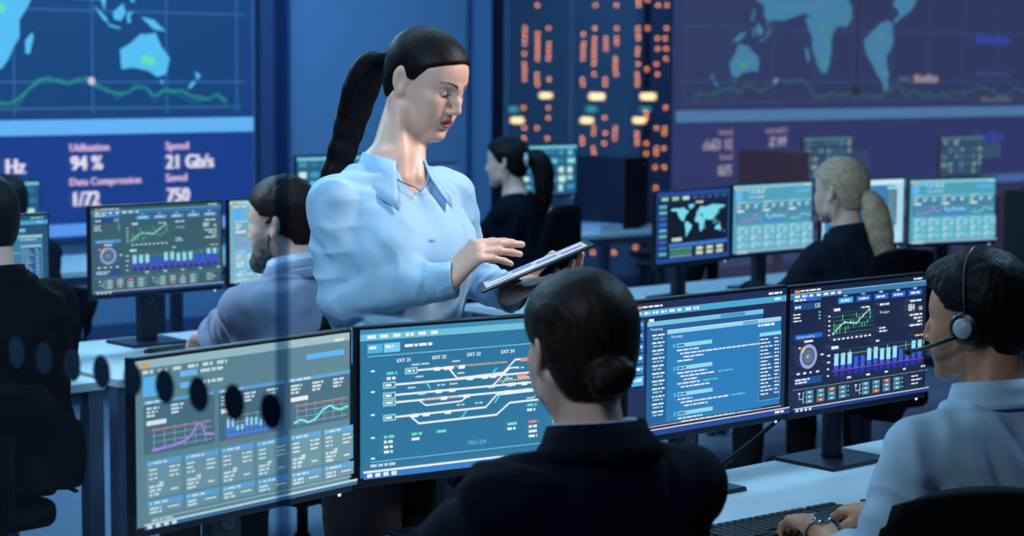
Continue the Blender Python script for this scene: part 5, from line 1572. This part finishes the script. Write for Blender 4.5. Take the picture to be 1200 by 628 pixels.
def keyboard(x, y, yaw, label, z=0.73, group=None):
    t = empty('keyboard', label, 'keyboard', (x, y, z), math.radians(yaw), group)
    MB().prism([(-0.22, 0.002), (0.22, 0.002), (0.22, 0.016), (-0.22, 0.016)], -0.07, 0.07, 0.003).build('keyboard_body', mat('black_keyboard_plastic', (16, 17, 22), 0.45), t)
    k = MB()
    for r in range(6):
        n = 19 if r else 6
        for i in range(19):
            if r == 0 and 5 <= i <= 9:
                if i == 7: k.box(-0.055, 0.055, -0.060, -0.044, 0.015, 0.0205, 0.0015, 1)
                continue
            X = -0.207 + i * 0.0222 + (0.004 if i > 14 else -0.003); Y = -0.060 + r * 0.0205 + (0.004 if r == 5 else 0)
            k.box(X - 0.0003, X + 0.0172, Y, Y + 0.0168, 0.015, 0.0205, 0.0018, 1)
    k.build('keys', mat('black_keycaps', (24, 26, 33), 0.5), t)
    return t

def mouse(x, y, yaw, label, z=0.73, group=None):
    t = empty('computer_mouse', label, 'mouse', (x, y, z), math.radians(yaw), group)
    S = SDF(); S.ell((0, 0, 0.008), (0.031, 0.056, 0.030), k=0.01); S.half((0, 0, 0.001), (0, 0, -1), k=0.003); V, Q = S.mesh(0.004)
    np_mesh('mouse_body', V, Q, BLACKP, t)
    MB().lathe([(0.0, -0.004), (0.009, -0.004), (0.009, 0.004), (0, 0.004)], 16, Matrix.Translation((0, 0.030, 0.032)) @ Matrix.Rotation(PI / 2, 4, 'Y')).build('scroll_wheel', DMETAL, t)
    return t

def cable(pts, label, r=0.0045, group=None):
    P = []
    pts = [Vector(p) for p in pts]
    for i in range(len(pts) - 1):                                  # Catmull-Rom through the points
        p0, p1, p2, p3 = pts[max(i - 1, 0)], pts[i], pts[i + 1], pts[min(i + 2, len(pts) - 1)]
        for k in range(8):
            u = k / 8
            P.append(0.5 * ((2 * p1) + (p2 - p0) * u + (2 * p0 - 5 * p1 + 4 * p2 - p3) * u * u + (3 * p1 - p0 - 3 * p2 + p3) * u ** 3))
    P.append(pts[-1])
    o = Vector(pts[-1])
    return tag(MB().tube([tuple(p - o) for p in P], r, 8).build('cable', BLACKP, None, tuple(o)), label, 'cable', group)

CHAIR_FAB = mat('black_chair_fabric', (8, 9, 15), 0.9, bump=0.3, bscale=800, spec=0.12)

def furnish():
    gd = 'desks of the control room'
    desk(1.50, 2.985, 2.42, 3.245, 'pale desk under the dashboard screen and the railway diagram screen', gd)
    desk(3.00, 4.55, 2.42, 3.245, 'pale near desk in front of the man with the headset', gd)
    desk(1.74, 3.178, 5.43, 6.26, 'pale desk of the man at the left edge, right behind his shoulder', gd)
    desk(3.222, 4.80, 5.43, 6.26, 'pale desk of the bearded man with the wide dashboard screen', gd)
    desk(5.36, 6.90, 5.36, 6.26, 'pale desk under the world map screen', gd)
    desk(6.92, 8.30, 5.36, 6.26, 'pale desk behind the blonde pony tail, under the rightmost screen', gd)
    desk(4.10, 5.70, 8.40, 9.16, 'far pale desk at the left under the wall display', gd)
    desk(5.75, 7.30, 8.40, 9.16, 'far pale desk hidden behind the bearded man and the standing woman', gd)
    desk(7.34, 9.05, 8.40, 9.16, 'far pale desk in front of the city window with a dark computer tower', gd)
    # near row
    monitor(2.084, 3.044, 1.050, 7.7, ui_dashboard(), 'large near screen behind the dotted glass, grey-green dashboard with three charts')
    monitor(2.656, 3.063, 1.047, -9.6, ui_railway(), 'blue screen with a white railway line diagram')
    monitor(3.376, 3.065, 1.048, -0.2, ui_code(), 'near screen with blue code windows, right of the bun-haired woman')
    monitor(3.932, 3.069, 1.043, -0.6, ui_monitoring(), 'near dark screen reading 884 Gb with bar chart and ring gauge', stand='round')
    # second row
    monitor(3.045, 6.02, 1.062, 0.0, ui_code((40, 84, 116), (64, 128, 160), (54, 108, 140), (150, 196, 214), (170, 204, 214)), 'leftmost screen, blue code windows, behind the man at the left edge')
    monitor(3.734, 6.009, 1.078, 0.3, ui_monitoring((62, 98, 110), (214, 232, 234), 1.0, (84, 150, 214), (136, 168, 176), (96, 128, 136)), 'teal-grey dashboard screen with ring gauge in front of the bearded man')  # palette lightened, haze over the left side is put into the screen colours
    monitor(4.305, 6.00, 1.078, -3.0, ui_dashboard((130, 186, 206), (150, 200, 216), (110, 180, 226), (226, 240, 244), (186, 216, 226), (120, 176, 200), (150, 110, 160)), "pale screen partly hidden behind the bearded man's face")
    monitor(6.235, 5.765, 1.050, 7.2, ui_map(), 'far screen with a pale world map on black')
    monitor(6.79, 5.80, 1.056, 0.0, ui_dashboard((84, 160, 184), (104, 178, 200), (116, 190, 220), (200, 226, 230), (130, 196, 212), (70, 136, 166), (110, 90, 170)), 'far light teal dashboard screen between world map screen and blonde woman')
    monitor(7.365, 5.745, 1.056, -6.0, ui_pale(), 'far pale screen with a dark blue window, behind the blonde pony tail')
    monitor(7.884, 5.619, 1.050, -12.5, ui_dashboard((78, 160, 182), (98, 180, 200), (116, 190, 224), (196, 226, 232), (126, 196, 214), (66, 130, 160), (110, 90, 170)), 'far light teal dashboard screen at the right end of its row')
    # third row
    p = plane_y(347, 200, 8.75); monitor(p[0] + 0.27, 8.75, 1.075, 0, ui_blocks(3), "small teal screen just behind the bearded man's head and the standing woman")
    p = plane_y(676, 200, 8.75); monitor(p[0] - 0.27, 8.75, 1.10, 0, ui_blocks(5), 'small bright teal screen behind the woman by the city window')
    p = plane_y(20, 200, 8.75); monitor(p[0] - 0.15, 8.75, 1.0, 0, ui_blocks(8), 'screen at the far left behind the low dark-haired person')
    chair(7.86, 7.56, 48, 'empty dark office chair low beside the far desk, left of the world map screen', 'office chairs', 0.45)

def props():
    keyboard(3.26, 2.735, -4, 'black keyboard under the hands of the man with the headset')
    keyboard(2.32, 2.74, 8, 'black keyboard on the desk before the bun-haired woman')
    keyboard(3.80, 5.80, 4, "black keyboard under the bearded man's hands")
    keyboard(6.46, 5.53, -8, 'black keyboard on the desk before the blonde woman')
    keyboard(2.74, 5.78, 4, 'black keyboard of the man at the left edge')
    # slim dark folder lying by the headset man's forearm
    f = empty('phone', "slim black phone lying on the near desk behind the headset man's forearm", 'phone', tuple(ground_at(1041, 594, 0.735) * np.array((1, 1, 0)) + np.array((0, 0, 0.73))), -0.5)
    MB().box(-0.037, 0.037, -0.075, 0.075, 0.0, 0.0085, 0.003).build('phone_body', BLACKP, f)
    MB().box(-0.033, 0.033, -0.070, 0.070, 0.0085, 0.0089).build('phone_screen', mat('dark_phone_glass', (8, 9, 12), 0.1), f)
    # cables behind the near screens
    cable([(3.945, 3.10, 0.95), (4.00, 3.16, 0.90), (4.06, 3.19, 0.93), (4.06, 3.15, 0.98)], 'short black cable looping beside the stand of the 884 Gb screen')
    cable([(3.93, 3.185, 0.93), (3.83, 3.21, 0.86), (3.70, 3.225, 0.79), (3.56, 3.22, 0.742), (3.40, 3.18, 0.735)], 'black cable sagging from the 884 Gb screen down to the desk', 0.0055)
    cable([(2.645, 3.118, 0.845), (2.675, 3.112, 0.862), (2.71, 3.112, 0.872), (2.77, 3.135, 0.885)], 'black cable through the stand of the railway diagram screen')
    cable([(3.42, 3.16, 0.92), (3.47, 3.20, 0.86), (3.44, 3.22, 0.79), (3.36, 3.22, 0.736)], 'black cable hanging behind the code screen')
    # desktop tower and papers on the far desk
    t = empty('computer_tower', 'dark computer tower standing on the far desk by the city window', 'computer', (8.70, 8.76, 0.73))
    MB().box(-0.10, 0.10, -0.225, 0.225, 0.012, 0.44, 0.006).build('case', mat('dark_blue_case', (18, 26, 54), 0.5), t)
    MB().box(-0.096, 0.096, -0.233, -0.224, 0.016, 0.436, 0.003).build('front_panel', BLACKP, t)
    MB().lathe([(0, 0), (0.007, 0), (0.006, 0.003), (0, 0.003)], 14, Matrix.Translation((0.06, -0.233, 0.40)) @ Matrix.Rotation(PI / 2, 4, 'X')).build('power_button', DMETAL, t)
    for sx in (-1, 1):
        for sy in (-1, 1): MB().box(sx * 0.07 - 0.015, sx * 0.07 + 0.015, sy * 0.17 - 0.015, sy * 0.17 + 0.015, 0, 0.013).build('foot', BLACKP, t)
    pb = MB(); rs = random.Random(2)
    for k in range(7):
        M = Matrix.Rotation(rs.uniform(-0.06, 0.06), 4, 'Z'); pb.box(-0.105, 0.105, -0.148, 0.148, k * 0.006, k * 0.006 + 0.005, 0, M=M)
    tag(pb.build('paper_stack', mat('white_paper', (206, 214, 226), 0.8), None, (8.80, 8.56 - 0.0, 0.73)), 'stack of white papers beside the dark computer tower', 'papers') if False else None
    bk = empty('ring_binder', 'pale papers lying flat at the front edge of the far desk by the window', 'papers', (8.40, 8.60, 0.73), 0.1)
    q = MB()
    for k in range(8): q.box(-0.105 + rs.uniform(-.004, .004), 0.105, -0.148, 0.148 + rs.uniform(-.004, .004), k * 0.005, k * 0.005 + 0.0045)
    q.build('sheets', mat('white_paper', (206, 214, 226), 0.8), bk); bk.name = 'paper_stack'
    MB().box(-0.108, 0.108, -0.15, 0.15, 0.040, 0.043).build('cover_sheet', mat('pale_cover', (150, 170, 200), 0.6), bk)
    # frosted divider between the far desks
    dv = empty('desk_divider', 'frosted glass divider on the far desk between the standing woman and the seated one', 'divider', (7.50, 9.02, 0.73))
    MB().box(-0.16, 0.18, -0.006, 0.006, 0.02, 0.42, 0.002).build('frosted_pane', glass_mat('frosted_glass', 0.05, (0.55, 0.72, 0.85, 1), 0.45, (0.45, 0.62, 0.82, 1)), dv)
    MB().box(-0.165, 0.185, -0.009, 0.009, 0.41, 0.425, 0.002).build('top_rail', DMETAL, dv)
    for x in (-0.12, 0.14): MB().box(x - 0.012, x + 0.012, -0.02, 0.02, 0, 0.03, 0.002).build('clamp', DMETAL, dv)
    # dark cabinet past the right end of the second row
    cb = empty('cabinet', 'black cabinet at the right edge, past the last far screen', 'cabinet', (8.68, 5.40, 0))
    MB().box(-0.33, 0.33, -0.22, 0.25, 0.05, 1.13, 0.004).build('cabinet_body', mat('black_cabinet', (10, 11, 18), 0.6), cb)
    for q2 in (-1, 1):
        d = MB().box(min(q2 * 0.004, q2 * 0.325), max(q2 * 0.004, q2 * 0.325), -0.24, -0.221, 0.06, 1.12, 0.003).build('door', mat('black_cabinet_door', (13, 14, 22), 0.5), cb)
        MB().tube([(q2 * 0.03, -0.241, 0.55), (q2 * 0.03, -0.262, 0.56), (q2 * 0.03, -0.262, 0.68), (q2 * 0.03, -0.241, 0.69)], 0.005, 8).build('handle', DMETAL, d)
    MB().box(-0.32, 0.32, -0.20, 0.24, 0, 0.05).build('plinth', BLACKP, cb)
    # small device hanging on a thin rod from the ceiling
    p = np.array((5.35, 10.72, 1.53))
    hg = empty('hanging_sensor', 'small dark ball-shaped sensor hanging on a rod, seen reflected in the window', 'sensor', (p[0], p[1], ZC))
    MB().lathe([(0.05, 0), (0.05, -0.02), (0.012, -0.03)], 18).build('ceiling_plate', BLACKP, hg)
    MB().tube([(0, 0, -0.02), (0, 0, p[2] - ZC + 0.04)], 0.008, 8).build('rod', BLACKP, hg)
    MB().ico((0, 0, p[2] - ZC), 0.045, 3).build('sensor_head', BLACKP, hg)
# ------------------------------------------------------------------ light
def area(name, loc, tgt, size, sizey, energy, col, spread=PI):
    l = bpy.data.lights.new(name, 'AREA'); l.shape = 'RECTANGLE'; l.size = size; l.size_y = sizey; l.energy = energy; l.color = col; l.spread = spread
    o = bpy.data.objects.new(name, l); COL.objects.link(o); o.location = loc
    d = Vector(tgt) - Vector(loc); o.rotation_euler = d.to_track_quat('-Z', 'Y').to_euler()
    return o

def lights():
    B1, B2, B3 = (0.20, 0.56, 1.0), (0.36, 0.72, 1.0), (0.62, 0.84, 1.0)
    area('unseen_overhead_lamp', (6.6, 9.4, 3.2), (6.9, 10.6, 0.6), 5.0, 0.5, 85, B1)
    area('unseen_overhead_lamp', (3.4, 7.2, 3.2), (3.6, 6.4, 0), 4.0, 0.5, 140, B2)
    area('unseen_overhead_lamp', (7.2, 6.8, 3.2), (7.2, 6.6, 0), 3.0, 0.5, 40, B1)
    area('unseen_overhead_lamp', (2.9, 4.3, 3.2), (2.9, 4.3, 0), 3.2, 0.5, 40, B2)
    area('unseen_overhead_lamp', (0.55, 2.0, 3.1), (2.75, 3.5, 1.3), 0.6, 0.6, 11.5, B3, 1.2)
    area('unseen_overhead_lamp', (4.3, 2.2, 2.95), (2.80, 3.45, 1.60), 0.5, 0.5, 5, (1.0, 0.80, 0.70), 0.9)  # added warm fill aimed at the standing woman's face, not a room fixture
    area('unseen_overhead_lamp', (4.6, 2.4, 3.2), (3.6, 2.6, 0.8), 0.8, 0.8, 48, B2)
    area('unseen_overhead_lamp', (2.3, 6.7, 3.15), (3.7, 5.2, 1.1), 0.6, 0.6, 5, (0.85, 0.9, 1.0), 0.8)  # added fill that brightens the bearded man's face, not a room fixture
    w = bpy.data.worlds.new('night'); SC.world = w; w.use_nodes = True
    bg = w.node_tree.nodes['Background']; bg.inputs[0].default_value = lin(66, 58, 78); bg.inputs[1].default_value = 1.0

build_room(); build_city(); wall_display(); partition()
furnish(); props()
person_set()
make_camera(); lights()
SC.view_settings.view_transform = 'Standard'
SC.view_settings.look = 'None'
SC.view_settings.gamma = 1.0
SC.view_settings.exposure = 0.0
SC.view_settings.use_curve_mapping = False
SC.cycles.max_bounces = 8
SC.cycles.transparent_max_bounces = 12
SC.cycles.use_denoising = True
SC.cycles.sample_clamp_indirect = 4.0
